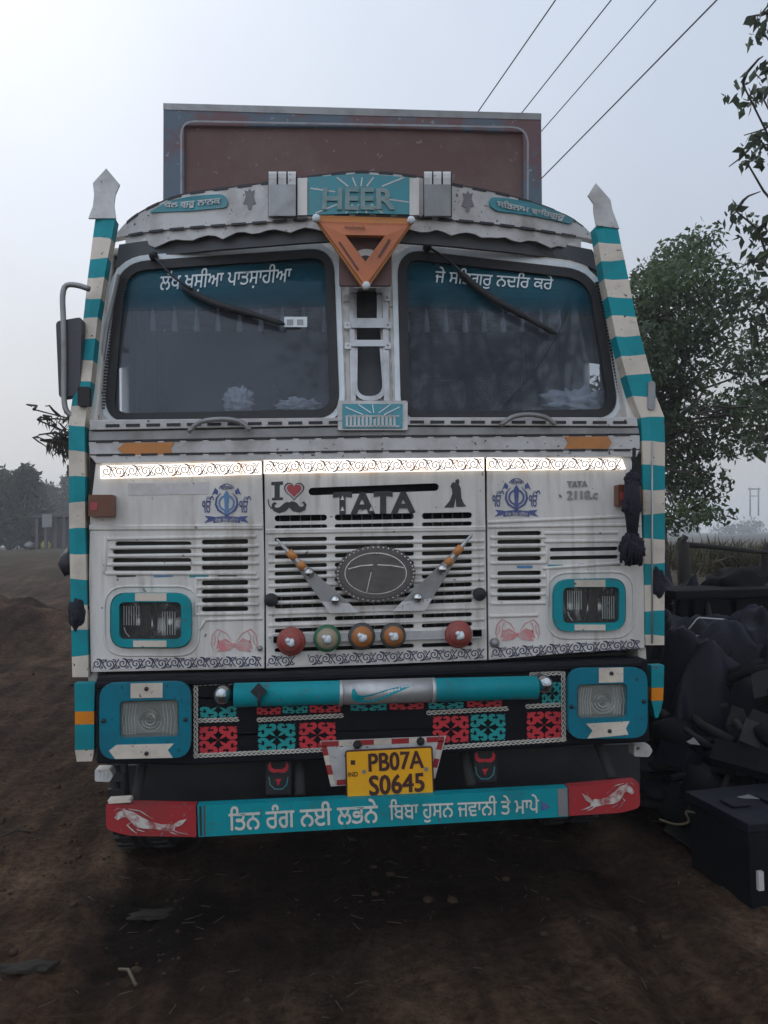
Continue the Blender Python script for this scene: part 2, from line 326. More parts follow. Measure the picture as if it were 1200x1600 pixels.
def leafmat(name, a, b):
    m = bpy.data.materials.new(name); m.use_nodes = True; t = m.node_tree; p = t.nodes['Principled BSDF']
    oi = t.nodes.new('ShaderNodeTexCoord'); n = t.nodes.new('ShaderNodeTexNoise'); n.inputs['Scale'].default_value = 1.3; n.inputs['Detail'].default_value = 5; t.links.new(oi.outputs['Object'], n.inputs['Vector'])
    r = t.nodes.new('ShaderNodeMapRange'); r.inputs[1].default_value = .35; r.inputs[2].default_value = .68; t.links.new(n.outputs[0], r.inputs[0])
    x = t.nodes.new('ShaderNodeMixRGB'); x.inputs[1].default_value = (*a, 1); x.inputs[2].default_value = (*b, 1); t.links.new(r.outputs[0], x.inputs[0]); t.links.new(x.outputs[0], p.inputs['Base Color'])
    p.inputs['Roughness'].default_value = .55; p.inputs['Specular IOR Level'].default_value = .3
    tr = t.nodes.new('ShaderNodeBsdfTranslucent'); t.links.new(x.outputs[0], tr.inputs[0]); ms = t.nodes.new('ShaderNodeMixShader'); ms.inputs[0].default_value = .25
    t.links.new(p.outputs[0], ms.inputs[1]); t.links.new(tr.outputs[0], ms.inputs[2]); t.links.new(ms.outputs[0], t.nodes['Material Output'].inputs[0])
    return m
M['leaf'] = leafmat('leaves', (.050, .076, .040), (.095, .14, .055))
M['leaf_near'] = leafmat('near_leaves', (.05, .072, .042), (.08, .11, .055))
M['leaf_far'] = leafmat('far_leaves', (.030, .040, .024), (.05, .062, .036))
M['leaf_dry'] = leafmat('drooping_leaves', (.05, .052, .035), (.08, .075, .05))
M['grass'] = leafmat('field_grass', (.10, .095, .055), (.14, .12, .07))
def glassmat(name, tint, dust, dustcol, refl=1.0, rough=.03, flute=0., zf=None):
    m = bpy.data.materials.new(name); m.use_nodes = True; t = m.node_tree; t.nodes.remove(t.nodes['Principled BSDF']); n = t.nodes.new; l = t.links.new
    tr = n('ShaderNodeBsdfTransparent'); tr.inputs[0].default_value = (*tint, 1); g = n('ShaderNodeBsdfGlossy'); g.inputs['Roughness'].default_value = rough
    fr = n('ShaderNodeFresnel'); fr.inputs[0].default_value = 1.5; mu_ = n('ShaderNodeMath'); mu_.operation = 'MULTIPLY'; mu_.inputs[1].default_value = refl; l(fr.outputs[0], mu_.inputs[0])
    a = n('ShaderNodeMixShader'); l(mu_.outputs[0], a.inputs[0]); l(tr.outputs[0], a.inputs[1]); l(g.outputs[0], a.inputs[2])
    d = n('ShaderNodeBsdfDiffuse'); d.inputs[0].default_value = (*dustcol, 1); co = n('ShaderNodeTexCoord'); ns_ = n('ShaderNodeTexNoise'); ns_.inputs['Scale'].default_value = 3; ns_.inputs['Detail'].default_value = 7; l(co.outputs['Object'], ns_.inputs['Vector'])
    r = n('ShaderNodeMapRange'); l(ns_.outputs[0], r.inputs[0]); r.inputs[1].default_value = .25; r.inputs[2].default_value = .75; r.inputs[3].default_value = dust*.6; r.inputs[4].default_value = dust*1.4
    b = n('ShaderNodeMixShader'); l(r.outputs[0], b.inputs[0]); l(a.outputs[0], b.inputs[1]); l(d.outputs[0], b.inputs[2]); l(b.outputs[0], t.nodes['Material Output'].inputs[0])
    if zf:                                                     # a tint that thins out towards its lower edge
        sz = n('ShaderNodeSeparateXYZ'); l(co.outputs['Object'], sz.inputs[0]); zr = n('ShaderNodeMapRange'); l(sz.outputs[2], zr.inputs[0]); zr.inputs[1].default_value = zf[0]; zr.inputs[2].default_value = zf[1]
        cl = n('ShaderNodeBsdfTransparent'); zm = n('ShaderNodeMixShader'); l(zr.outputs[0], zm.inputs[0]); l(cl.outputs[0], zm.inputs[1]); l(b.outputs[0], zm.inputs[2]); l(zm.outputs[0], t.nodes['Material Output'].inputs[0])
    if flute:
        w = n('ShaderNodeTexWave'); w.inputs['Scale'].default_value = flute; w.inputs['Distortion'].default_value = 1.0; l(co.outputs['Object'], w.inputs['Vector']); k = n('ShaderNodeBump'); k.inputs['Strength'].default_value = .8; k.inputs['Distance'].default_value = .004; l(w.outputs[0], k.inputs['Height']); l(k.outputs[0], g.inputs['Normal']); l(k.outputs[0], d.inputs['Normal'])
    return m
M['glass'] = glassmat('windscreen_glass', (.80, .83, .87), .115, (.30, .325, .375), .5, .05)
M['film'] = glassmat('teal_sun_film', (.12, .33, .40), .42, (.03, .15, .21), .6, .1, zf=(2.66, 2.80))
M['lens'] = glassmat('fluted_lamp_glass', (.88, .88, .87), .05, (.5, .5, .5), 1.3, .08, 16)
M['lens_line'] = glassmat('moulded_glass_rib', (.9, .92, .9), .45, (.66, .68, .64), 1.4, .06)
M['lens_fog'] = glassmat('cloudy_lamp_glass', (.88, .9, .86), .20, (.62, .64, .60), 1.3, .08, 22)
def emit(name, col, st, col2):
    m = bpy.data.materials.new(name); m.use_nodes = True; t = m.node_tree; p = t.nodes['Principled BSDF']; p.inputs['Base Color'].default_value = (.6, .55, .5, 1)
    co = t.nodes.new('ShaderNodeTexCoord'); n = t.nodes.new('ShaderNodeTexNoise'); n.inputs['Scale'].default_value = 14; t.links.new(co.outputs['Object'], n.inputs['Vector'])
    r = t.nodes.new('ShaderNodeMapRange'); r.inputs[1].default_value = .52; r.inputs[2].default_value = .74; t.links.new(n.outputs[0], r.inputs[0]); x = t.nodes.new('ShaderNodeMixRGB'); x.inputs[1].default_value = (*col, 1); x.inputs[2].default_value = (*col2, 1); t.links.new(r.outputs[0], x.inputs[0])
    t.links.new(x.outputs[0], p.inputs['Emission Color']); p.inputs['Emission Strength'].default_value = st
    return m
M['glow'] = emit('strip_glare', (1, .94, .87), 1.2, (1, .72, .50))  # flash glare of the reflective strip, put in as emission
# ------------------------------------------------------------------ things
def thing(name, label, cat, loc=(0, 0, 0), group=None):
    o = bpy.data.objects.new(name, None); C.objects.link(o); o.location = loc; o.empty_display_size = .2
    o['label'] = label; o['category'] = cat
    if group: o['group'] = group
    return o
def tag(o, label, cat, group=None, kind=None):
    o['label'] = label; o['category'] = cat
    if group: o['group'] = group
    if kind: o['kind'] = kind
    return o
def kind(o, k): o['kind'] = k; return o

# ================================================================== ground
def gh(x, y):
    v = Vector((x*.35, y*.35, 0)); h = .05*noise.noise(v) + .034*noise.noise(v*3.1) + .024*noise.noise(v*9) + .016*noise.noise(v*24) + .007*noise.noise(v*60)
    d = math.hypot(x, y-3); far = min(1, max(0, (d-6)/10)); h *= 1+2*far
    ss = lambda t: (lambda u: u*u*(3-2*u))(min(1, max(0, t)))
    h += 1.30*ss((y-8)/20)*ss((-2.2-x)/3.5)                                                                      # the land rises on the mirror side
    a = math.exp(-(((x+6.6)/3.0)**2 + ((y-9.5)/2.6)**2)); h += .95*a*(1+.42*noise.noise(v*2.2)+.30*noise.noise(v*6)+.14*noise.noise(v*15))      # bank of earth
    a = math.exp(-(((x+3.9)/1.6)**2 + ((y-4.2)/2.4)**2)); h += .22*a
    for rx in (-1.05, 1.12):                                                         # wheel ruts
        if y < 2: h -= .045*math.exp(-((x-rx-.04*math.sin(y*2))/.15)**2)*(1+.25*math.sin(y*42+3*math.sin(x*9))); h += .026*math.exp(-((abs(x-rx)-.25)/.07)**2)
    if x > 2.2: h += .25*min(1, (x-2.2)/3)*min(1, max(0, (y-2.5)/2)) 
    return h
def axis(lo, hi, c0, c1, fine):
    a = list(np.arange(c0, c1, fine)); s_ = fine; p = c1
    while p < hi: a.append(p); s_ *= 1.12; p += s_
    a.append(hi); s_ = fine; p = c0-fine
    while p > lo: a.insert(0, p); s_ *= 1.12; p -= s_
    a.insert(0, lo); return a
xs = axis(-330, 330, -4.6, 3.6, .04); ys = axis(-60, 480, -1.7, 4.2, .04)
gv = [(x, y, gh(x, y)) for y in ys for x in xs]; nx = len(xs)
gf = [(j*nx+i, j*nx+i+1, (j+1)*nx+i+1, (j+1)*nx+i) for j in range(len(ys)-1) for i in range(nx-1)]
me = bpy.data.meshes.new('ground'); me.from_pydata(gv, [], gf); me.polygons.foreach_set('use_smooth', [True]*len(gf))
def soil():
    m = bpy.data.materials.new('dark_soil'); m.use_nodes = True; t = m.node_tree; b = t.nodes['Principled BSDF']; n = t.nodes.new; l = t.links.new
    co = n('ShaderNodeTexCoord')
    def nz(s_, d=8, r=.6):
        q = n('ShaderNodeTexNoise'); q.inputs['Scale'].default_value = s_; q.inputs['Detail'].default_value = d; q.inputs['Roughness'].default_value = r; l(co.outputs['Object'], q.inputs['Vector']); return q
    a = nz(.9); r = n('ShaderNodeValToRGB'); l(a.outputs[0], r.inputs[0]); e = r.color_ramp.elements
    e[0].position = .32; e[0].color = (.028, .0165, .010, 1); e[1].position = .70; e[1].color = (.135, .084, .053, 1); k = e.new(.5); k.color = (.064, .038, .024, 1)
    f = nz(22, 6, .7); fr = n('ShaderNodeMapRange'); l(f.outputs[0], fr.inputs[0]); fr.inputs[1].default_value = .3; fr.inputs[2].default_value = .72; fr.inputs[3].default_value = .42; fr.inputs[4].default_value = 1.6
    x = n('ShaderNodeMixRGB'); x.blend_type = 'MULTIPLY'; x.inputs[0].default_value = 1; l(r.outputs[0], x.inputs[1]); l(fr.outputs[0], x.inputs[2])
    mp = n('ShaderNodeMapping'); mp.inputs['Scale'].default_value = (7, .9, 1); mp.inputs['Rotation'].default_value = (0, 0, .12); l(co.outputs['Object'], mp.inputs[0]); tr_ = n('ShaderNodeTexNoise'); tr_.inputs['Scale'].default_value = 1; tr_.inputs['Detail'].default_value = 6; l(mp.outputs[0], tr_.inputs['Vector'])      # dragged tracks
    tm = n('ShaderNodeMapRange'); l(tr_.outputs[0], tm.inputs[0]); tm.inputs[1].default_value = .35; tm.inputs[2].default_value = .68; tm.inputs[3].default_value = .6; tm.inputs[4].default_value = 1.4
    x2 = n('ShaderNodeMixRGB'); x2.blend_type = 'MULTIPLY'; x2.inputs[0].default_value = 1; l(x.outputs[0], x2.inputs[1]); l(tm.outputs[0], x2.inputs[2]); x = x2
    # oil-black patch in front of the near wheel, with a ragged edge
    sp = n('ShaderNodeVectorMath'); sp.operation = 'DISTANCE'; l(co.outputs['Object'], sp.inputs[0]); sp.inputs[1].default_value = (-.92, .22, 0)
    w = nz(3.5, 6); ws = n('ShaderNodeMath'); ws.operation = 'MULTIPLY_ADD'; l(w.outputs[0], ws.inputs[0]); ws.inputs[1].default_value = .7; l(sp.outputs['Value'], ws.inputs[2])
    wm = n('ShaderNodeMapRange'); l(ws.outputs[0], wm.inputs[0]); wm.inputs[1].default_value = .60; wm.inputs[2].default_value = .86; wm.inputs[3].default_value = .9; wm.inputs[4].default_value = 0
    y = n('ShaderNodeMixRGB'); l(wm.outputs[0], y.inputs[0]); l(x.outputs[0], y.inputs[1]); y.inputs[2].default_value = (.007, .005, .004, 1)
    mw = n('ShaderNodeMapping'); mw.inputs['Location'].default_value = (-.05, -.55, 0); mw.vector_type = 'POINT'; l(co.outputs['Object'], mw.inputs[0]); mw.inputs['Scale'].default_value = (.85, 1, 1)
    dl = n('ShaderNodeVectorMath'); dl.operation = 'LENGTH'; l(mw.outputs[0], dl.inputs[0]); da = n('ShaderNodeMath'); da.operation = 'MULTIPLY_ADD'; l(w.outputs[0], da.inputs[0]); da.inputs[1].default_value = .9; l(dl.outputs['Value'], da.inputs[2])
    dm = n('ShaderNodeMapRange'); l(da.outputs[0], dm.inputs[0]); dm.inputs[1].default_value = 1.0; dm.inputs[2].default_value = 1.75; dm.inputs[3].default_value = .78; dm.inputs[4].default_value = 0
    y2 = n('ShaderNodeMixRGB'); l(dm.outputs[0], y2.inputs[0]); l(y.outputs[0], y2.inputs[1]); y2.inputs[2].default_value = (.016, .011, .008, 1); y = y2      # the lorry's shade, painted into the soil under and before the bumper
    # far field: dry stubble
    sy_ = n('ShaderNodeSeparateXYZ'); l(co.outputs['Object'], sy_.inputs[0]); ym = n('ShaderNodeMapRange'); l(sy_.outputs[1], ym.inputs[0]); ym.inputs[1].default_value = 14; ym.inputs[2].default_value = 30
    fz = nz(.12, 5); fc = n('ShaderNodeValToRGB'); l(fz.outputs[0], fc.inputs[0]); g = fc.color_ramp.elements; g[0].position = .35; g[0].color = (.045, .042, .028, 1); g[1].position = .7; g[1].color = (.085, .072, .05, 1)
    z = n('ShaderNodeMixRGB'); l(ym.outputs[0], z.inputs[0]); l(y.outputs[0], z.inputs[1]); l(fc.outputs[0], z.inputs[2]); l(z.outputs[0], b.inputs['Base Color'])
    b.inputs['Roughness'].default_value = .9; b.inputs['Specular IOR Level'].default_value = .06
    h = nz(30, 8, .7); h2 = nz(7, 6, .6); ah = n('ShaderNodeMath'); ah.operation = 'MULTIPLY_ADD'; l(h2.outputs[0], ah.inputs[0]); ah.inputs[1].default_value = 2; l(h.outputs[0], ah.inputs[2])
    k = n('ShaderNodeBump'); k.inputs['Strength'].default_value = 1; k.inputs['Distance'].default_value = .05; l(ah.outputs[0], k.inputs['Height']); l(k.outputs[0], b.inputs['Normal'])
    return m
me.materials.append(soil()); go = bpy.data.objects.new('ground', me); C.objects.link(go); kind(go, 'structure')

# ================================================================== the lorry
T = thing('truck', 'decorated white lorry with teal striped poles and painted bumper', 'truck', (XC, 1.3, 0))
# ---- cab shell
b = MB()
for x0, x1, lo, hi, fr_ in ((-1.165, -1.125, .50, .70, 0), (1.195, 1.235, .40, .62, 1)):
    outer = [(.03, .98), (1.78, .98), (1.78, 2.98), (.40, 2.98), (.06, 2.13)]
    hole = [(lo, 2.16), (hi, 2.16), (hi, 2.52), (lo, 2.46)]
    b.prism([outer, hole], lambda y, z, x0=x0: (x0, y, z), lambda y, z, x1=x1: (x1, y, z))
b.box(-1.125, 1.195, 1.74, 1.78, .98, 2.98, 1); b.box(-1.15, 1.22, .42, 1.78, 2.981, 3.02)
b.box(-1.125, 1.195, .10, 1.74, 1.12, 1.16, 1)
b.box(-1.125, 1.195, .3, 1.72, 1.2, 1.24, 1)
shell = b.build('cab_shell', [M['white'], M['interior']], T, bevel=.012)
# dashboard, seats, steering wheel
b = MB(); b.box(-1.12, 1.19, .16, .55, 1.7, 2.10); b.box(-.9, -.2, .50, .58, 2.10, 2.16); dash = b.build('dashboard', M['interior'], T, bevel=.03)
for cx in (-.55, .62):
    b = MB(); b.box(cx-.27, cx+.27, 1.15, 1.6, 1.55, 1.75); b.box(cx-.27, cx+.27, 1.5, 1.68, 1.70, 2.42); b.box(cx-.15, cx+.15, 1.52, 1.64, 2.43, 2.62); b.build('seat', M['seat'], T, bevel=.05)
b = MB(); c = Vector((-.55, .72, 2.08)); q = Matrix.Rotation(rad(-28), 3, 'X')
b.tube([c+q @ Vector((.24*math.cos(a), .24*math.sin(a), 0)) for a in np.linspace(0, 2*math.pi, 29)[:-1]], .014, closed=True)
for a in (rad(90), rad(210), rad(330)): b.tube([c, c+q @ Vector((.24*math.cos(a), .24*math.sin(a), 0))], .012)
b.tube([c, c+q @ Vector((0, .1, -.4))], .03); b.build('steering_wheel', M['black'], T)
# fringe hanging inside the screens
b = MB()
for x0, x1 in ((-1.0, -.1), (.2, 1.05)):
    b.cut(); b.box(x0, x1, .42, .425, 2.72, 2.80, 1)
    for i in range(9):
        x = x0+(i+.5)*(x1-x0)/9; b.lathe((x, .40, 2.62), (0, 0, 1), [(.001, .12), (.006, .10), (.016, .0), (.001, -.004)], 8)
b.pieces('curtain_fringe', [M['script'], M['interior']], T)
# ---- windscreen surround
WL = rq([(188, 415), (516, 392), (526, 648), (167, 655)], [44, 34, 36, 38], 8)
WR = rq([(626, 394), (928, 428), (963, 648), (632, 652)], [36, 46, 36, 34], 8)
def inset(lp, d):
    c = np.mean(np.array(lp), 0); o = []; k = len(lp)
    for i in range(k):
        a = np.array(lp[i-1]); b_ = np.array(lp[(i+1) % k]); t = b_-a; t /= (np.linalg.norm(t) or 1); nrm = np.array([-t[1], t[0]])
        if np.dot(nrm, c-np.array(lp[i])) < 0: nrm = -nrm
        o.append(tuple(np.array(lp[i])+nrm*d))
    return o
HOLE = rq([(557, 450), (592, 450), (600, 618), (558, 620)], [6, 6, 20, 20], 6)
OUT = [(225, 372), (330, 362), (450, 352), (575, 345), (700, 352), (800, 362), (900, 380), (945, 470), (992, 668), (760, 672), (575, 672), (300, 672), (140, 668), (158, 520), (182, 420)]
b = MB(); b.plate([OUT, inset(WL, -3), inset(WR, -3), HOLE], f_screen, 0, .05); b.build('windscreen_frame', M['white'], T, bevel=.006)
for lp, bandy, txt, quad in ((WL, [(196, 486), (522, 478)], 'ਲੱਖ ਖੁਸ਼ੀਆ ਪਾਤਸ਼ਾਹੀਆ', [(252, 423), (457, 411), (453, 446), (248, 460)]), (WR, [(628, 478), (938, 494)], 'ਜੇ ਸਿਤਗੁਰੁ ਨਦਿਰ ਕਰੇ', [(682, 416), (866, 430), (862, 457), (678, 446)])):
    inn = inset(lp, 9)
    b = MB(); b.plate([inset(lp, 4)], f_screen, .012, .005); gl = b.build('windscreen', M['glass'], T)
    b = MB(); b.plate([inset(lp, -5), inn], f_screen, -.012, .034); b.build('rubber_seal', M['rubber'], gl, bevel=.004)
    top = [p for p in inn if p[1] < bandy[0][1]-8]
    b = MB(); b.plate([inset(lp, -14), inset(lp, -5.5)], f_screen, -.006, .006); b.build('frame_rim', M['script'], gl)
    # film: part of the pane above the band line
    def ycut(x): return bandy[0][1] + (bandy[1][1]-bandy[0][1])*(x-bandy[0][0])/(bandy[1][0]-bandy[0][0])
    lt = [p for p in inn if p[1] < ycut(p[0])]; xl = min(p[0] for p in lt)-4; xr = max(p[0] for p in lt)+3
    i0 = min(range(len(lt)), key=lambda i: lt[i][0]); lt = lt[i0:]+lt[:i0]
    # order along the top from left to right, then close along the cut
    lt = sorted(lt, key=lambda p: math.atan2(p[0]-(xl+xr)/2, ycut(p[0])+40-p[1]))
    b = MB(); b.plate([lt+[(xr, ycut(xr)), (xl, ycut(xl))]], f_screen, .008, .002); b.build('sun_film', M['film'], gl)
    b = MB(); b.text(txt, quad, f_screen, .003, .002, bold=.008); b.build('painted_verse', M['script'], gl)
# banknote / sticker on the pane
b = MB(); b.plate(rect(444, 495, 480, 511, 0), f_screen, .003, .002); b.plate(rect(448, 499, 458, 508, 0), f_screen, .0015, .001, mi=1); b.plate(rect(464, 499, 474, 508, 0), f_screen, .0015, .001, mi=1); b.build('pane_sticker', [M['script'], M['steel']], T)
# serrated trim along both outer pillars, dashed trim, hinge posts
b = MB()
for pts, sgn in (([(196, 436), (180, 500), (158, 640)], 1), ([(935, 440), (955, 530), (978, 650)], -1)):
    n_ = 42; b.cut()
    for i in range(n_):
        p = lerp_path(pts, (i+.5)/n_); b.plate([(p[0]-5, p[1]-2), (p[0]+5, p[1]-2+sgn), (p[0]+5, p[1]+1), (p[0]-5, p[1]+1)], f_screen, -.012, .006)
b.pieces('serrated_trim', M['black'], T)
b = MB()
for pts in ([(184, 430), (165, 520), (146, 655)], [(942, 436), (964, 530), (988, 658)]):
    b.cut(); b.ptube(pts, .012, f_screen, -.02, n=8)
b.pieces('pillar_rail', M['steel'], T)
def dashes(b, pts, n, w, f, off, duty=.62, mi=0, t=.004):
    for i in range(n):
        q = [lerp_path(pts, (i+duty*k/3)/n) for k in range(4)]
        b.band([(p[0], p[1]-w/2) for p in q], [(p[0], p[1]+w/2) for p in q], 3, f, off, t, mi)
b = MB()
dashes(b, [(536, 440), (541, 630)], 9, 4, f_screen, -.005); b.cut(); dashes(b, [(607, 440), (614, 630)], 9, 4, f_screen, -.005)
for x in (523, 626):
    b.cut()
    for i in range(34): b.plate(ell(x+ (i*.12 if x > 600 else i*.08), 445+i*5.2, 1.4, n=6), f_screen, -.003, .003)
b.pieces('pillar_dash_trim', M['black'], T)
b = MB(); b.plate(rect(550, 440, 606, 632), f_screen, .07, .01); b.build('pillar_backing', M['mirror'], T)
# centre pillar aluminium ladder
b = MB()
for x0, x1 in ((545, 553), (597, 606)):
    b.band([(x0, 448), (x0+3, 628)], [(x1, 448), (x1+3, 628)], 6, f_screen, -.022, .02)
for y0, y1 in ((497, 512), (531, 541)): b.plate(rect(549, y0, 602, y1, 2), f_screen, -.03, .014)
b.plate([rq([(553, 541), (599, 541), (604, 626), (553, 626)], [4, 4, 24, 24]), rq([(559, 541.5), (593, 541.5), (599, 618), (558, 620)], [3, 3, 20, 20])], f_screen, -.018, .016)
for x, y in ((541, 465), (605, 465), (543, 508), (606, 508), (544, 540), (606, 540)): b.plate([rect(x-5, y-5, x+5, y+5, 1), ell(x, y, 1.8, n=10)[::-1]], f_screen, -.028, .006)
for x in (553, 593): b.plate(rect(x-5, 450, x+5, 457), f_screen, -.03, .01); b.plate(rect(x-4, 457, x+4, 497), f_screen, -.016, .008)
b.build('pillar_ladder', M['alu'], T, bevel=.002)
# small sunray plate under the pillar
b = MB(); b.plate(rect(528, 626, 637, 672, 3), f_screen, -.06, .03); pl = b.build('sunray_plate', M['lip'], T, bevel=.003)
b = MB(); b.plate(rect(535, 631, 629, 669), f_screen, -.063, .002)
for a, q in (((560, 632), (580, 645)), ((582, 632), (584, 645)), ((610, 632), (592, 645)), ((624, 636), (600, 648)), ((540, 636), (568, 648))): b.stroke([a, q], 1.5, f_screen, -.0645, .0012, 1)
for i in range(13): x = 542+i*6.2; b.stroke([(x, 650-(i % 3)), (x, 667)], 3.6, f_screen, -.0645, .0012, 2)
b.stroke([(541, 650), (624, 650)], 2, f_screen, -.0645, .0012, 2); b.stroke([(541, 666), (624, 666)], 2, f_screen, -.0645, .0012, 2)
b.build('sunray_paint', [M['teal_dull'], M['script'], M['lip']], pl)
# ---- wipers
for pts, bl in (([(240, 400), (268, 430), (300, 452)], [(284, 448), (330, 472), (390, 490), (445, 507)]), ([(668, 385), (705, 410), (730, 436)], [(715, 424), (760, 460), (815, 492), (870, 522)])):
    b = MB(); b.ptube(curve_path(pts, 8), .006, f_screen, -.040, n=8); wp = b.build('wiper', M['black'], T)
    b = MB(); P3 = [S(*p, f_screen, -.02) for p in curve_path(bl, 14)]; b.tube(P3, [.006]+[.017]*9+[.013]*4+[.004], n=8); b.build('wiper_blade', M['rubber'], wp)
    b = MB(); q = S(*pts[0], f_screen, -.03); b.lathe(q, (0, -1, 0), [(.02, -.03), (.02, .01), (.014, .025), (.001, .03)], 14); b.build('wiper_pivot', M['black'], wp)
b = MB(); b.ptube([(890, 480), (872, 522), (835, 582), (786, 636)], .0018, f_screen, .002, n=5); b.build('pane_crack', M['black'], T)
# ---- visor board over the screens
top = curve_path([(176, 372), (205, 340), (250, 315), (300, 300), (420, 284), (490, 274), (563, 267), (640, 273), (710, 287), (790, 303), (860, 325), (905, 348), (930, 372)], 60)
mid = curve_path([(178, 372), (230, 362), (300, 355), (450, 344), (563, 336), (690, 342), (800, 353), (905, 370), (932, 376)], 60)
b = MB(); b.band(top, mid, 60, f_visor, 0, .05); vis = b.build('roof_board', M['lip'], T)
lip_b = []
for i in range(61):
    x = 196+i*(908-196)/60; y0 = 358+31*((x-563)/355)**2 + (0 if x < 563 else 6*(x-563)/345); sc_ = abs(math.sin(math.pi*(x-196)/51)); lip_b.append((x, y0+3-8*sc_ + (3.0 if i % 9 == 4 else 0)))
mid2 = [(196+i*(908-196)/60, lerp_path(mid, .025+.955*i/60)[1]+2) for i in range(61)]
b = MB(); b.band(mid2, lip_b, 60, f_visor, .012, .01); b.build('scalloped_valance', M['lip'], T)
b = MB(); b.band([(186, 382), (300, 366), (563, 352), (800, 366), (925, 390)], [(180, 418), (250, 399), (340, 390), (480, 379), (563, 374), (700, 384), (800, 394), (900, 407), (945, 428)], 40, lambda x, z: min(f_visor(x, z)+.05, f_screen(x, z)-.004), 0, .02)
b.build('visor_gutter', M['mirror'], T)
b = MB(); dashes(b, [lerp_path(mid, .03+.94*i/40) for i in range(41)], 22, 3.4, f_visor, -.004, .7); b.cut(); b.band([(p[0], p[1]-.2) for p in top[4:57]], [(p[0], p[1]+1.0) for p in top[4:57]], 52, f_visor, -.0035, .003); dashes(b, [(p[0], p[1]+1.2) for p in top[4:57]], 20, 4.0, f_visor, -.004, .6); b.pieces('board_dash_trim', M['black'], vis)
# painted hoods, pills and leaves on the board
b = MB()
pillL = [(232, 332), (262, 314), (300, 306), (348, 303), (357, 312), (354, 324), (300, 329)]; pillR = [(766, 308), (790, 309), (830, 316), (872, 330), (898, 344), (893, 350), (840, 338), (775, 329), (764, 320)]
b.plate(rq(pillL, 6), f_visor, -.009, .008)
b.text('ਧੰਨ ਗੁਰੂ ਨਾਨਕ', [(256, 316), (345, 306), (343, 322), (258, 327)], f_visor, -.0125, .0012, 1, .02); b.cut(); b.plate(rq(pillR, 6), f_visor, -.012, .011); b.text('ਸਿਤਨਾਮ ਵਾਿਹਗੁਰੂ', [(776, 311), (884, 334), (880, 346), (778, 326)], f_visor, -.0165, .0012, 1, .02)
b.pieces('board_lettering', [M['teal_dull'], M['lip'], M['leafgrey']], vis)
for cx, cy in ((390, 311), (731, 315)):
    lf = [(-8, -14), (-3, -12), (0, -17), (3, -12), (8, -14), (6, -4), (10, 7), (4, 8), (2, 16), (-2, 16), (-4, 8), (-10, 7), (-6, -4)]
    b = MB(); b.plate([(cx+u, cy+v) for u, v in lf], f_visor, -.003, .002); b.build('leaf_stencil', M['leafgrey'], vis)
# name board in the middle
b = MB(); b.band([(482, 277), (561, 271), (640, 277)], [(482, 336), (561, 333), (640, 335)], 14, f_visor, -.012, .01); nb = b.build('name_board', M['teal_dull'], T)
b = MB(); cx, cy = 562, 305
for a in range(0, 360, 30):
    d = (math.cos(rad(a+8)), math.sin(rad(a+8))); k = min(77/max(.01, abs(d[0])), 28/max(.01, abs(d[1])))
    b.stroke([(cx+d[0]*k*.5, cy+d[1]*k*.5), (cx+d[0]*k, cy+d[1]*k)], 2.2, f_visor, -.0135, .0012)
b.text('HEER', [(506, 293), (614, 295), (616, 326), (504, 327)], f_visor, -.019, .006, 1, .03)
b.build('raised_lettering', [M['lip'], M['fadegrey']], nb)
b = MB()
for x in (472, 647): b.cut(); b.plate(rect(x-7, 278, x+8, 336, 1), f_visor, -.016, .014)
b.pieces('board_upright', M['white'], T, bevel=.002)
for x0, x1 in ((419, 464), (662, 706)):
    b = MB()
    for i in range(3): u = x0+(x1-x0)*i/3; pth = [S(u+7, y, f_visor, o) for y, o in ((268, .06), (268, -.02), (276, -.035), (300, -.028), (338, -.022))]; w = .018
    n3 = 3
    for i in range(3):
        u0 = x0+(x1-x0)*(i+.05)/3; u1 = x0+(x1-x0)*(i+.88)/3
        prof = [(270, .05), (268, .0), (271, -.022), (278, -.03), (305, -.026), (338, -.022)]
        vs = [S(u, y, f_visor, o) for y, o in prof for u in (u0, u1)]
        b.add(vs, [(2*k, 2*k+1, 2*k+3, 2*k+2) for k in range(len(prof)-1)])
    b.plate(rect(x0, 272, x1, 338), f_visor, -.012, .012, 1); b.plate(rect(x0+2, 288, x1-2, 337), f_visor, -.034, .02, 2)
    b.build('folded_clamp', [M['lip'], M['black'], M['steel']], T)
# orange warning triangle with three bolts
b = MB(); f_tri = lambda x, z: f_visor(x, 3.0)-.045+.05*(3.05-z)
b.plate([rq([(487, 336), (650, 341), (571, 456)], 8), rq([(541, 369), (600, 370), (571, 409)], 2)], f_tri, 0, .016, 1)
b.plate([rq([(497, 345), (640, 350), (571, 447)], 6), rq([(539, 367), (602, 368), (571, 412)], 2)], f_tri, -.010, .010, 0)
tri = b.build('warning_triangle', [M['orange_tri'], M['orange']], T, bevel=.003)
b = MB()
for x, y in ((494, 342), (642, 345), (572, 447)): b.cut(); b.lathe(S(x, y, f_tri, -.012), (0, -1, 0), [(.018, 0), (.018, .012), (.012, .018), (.001, .02)], 8)
b.pieces('bolt', M['script'], tri)
b = MB()
for quad in ([(538, 353), (570, 354), (570, 358), (538, 357)],): b.text('WARNING', quad, f_tri, -.0112, .001, 0, .01)
b.cut(); b.stroke([(530, 378), (560, 422)], 3, f_tri, -.0112, .001); b.cut(); b.stroke([(609, 374), (592, 402)], 4, f_tri, -.0112, .001); b.pieces('triangle_marking', M['brown_ink'], tri)
b = MB(); b.plate(rect(530, 352, 612, 446, 4), f_visor, .03, .02); b.plate(ell(572, 398, 17, 9), f_visor, .024, .004, 1); b.plate(ell(571, 404, 10, 5), f_visor, .020, .003, 2); b.build('pillar_cap', [M['maroon'], M['lip'], M['black']], T)
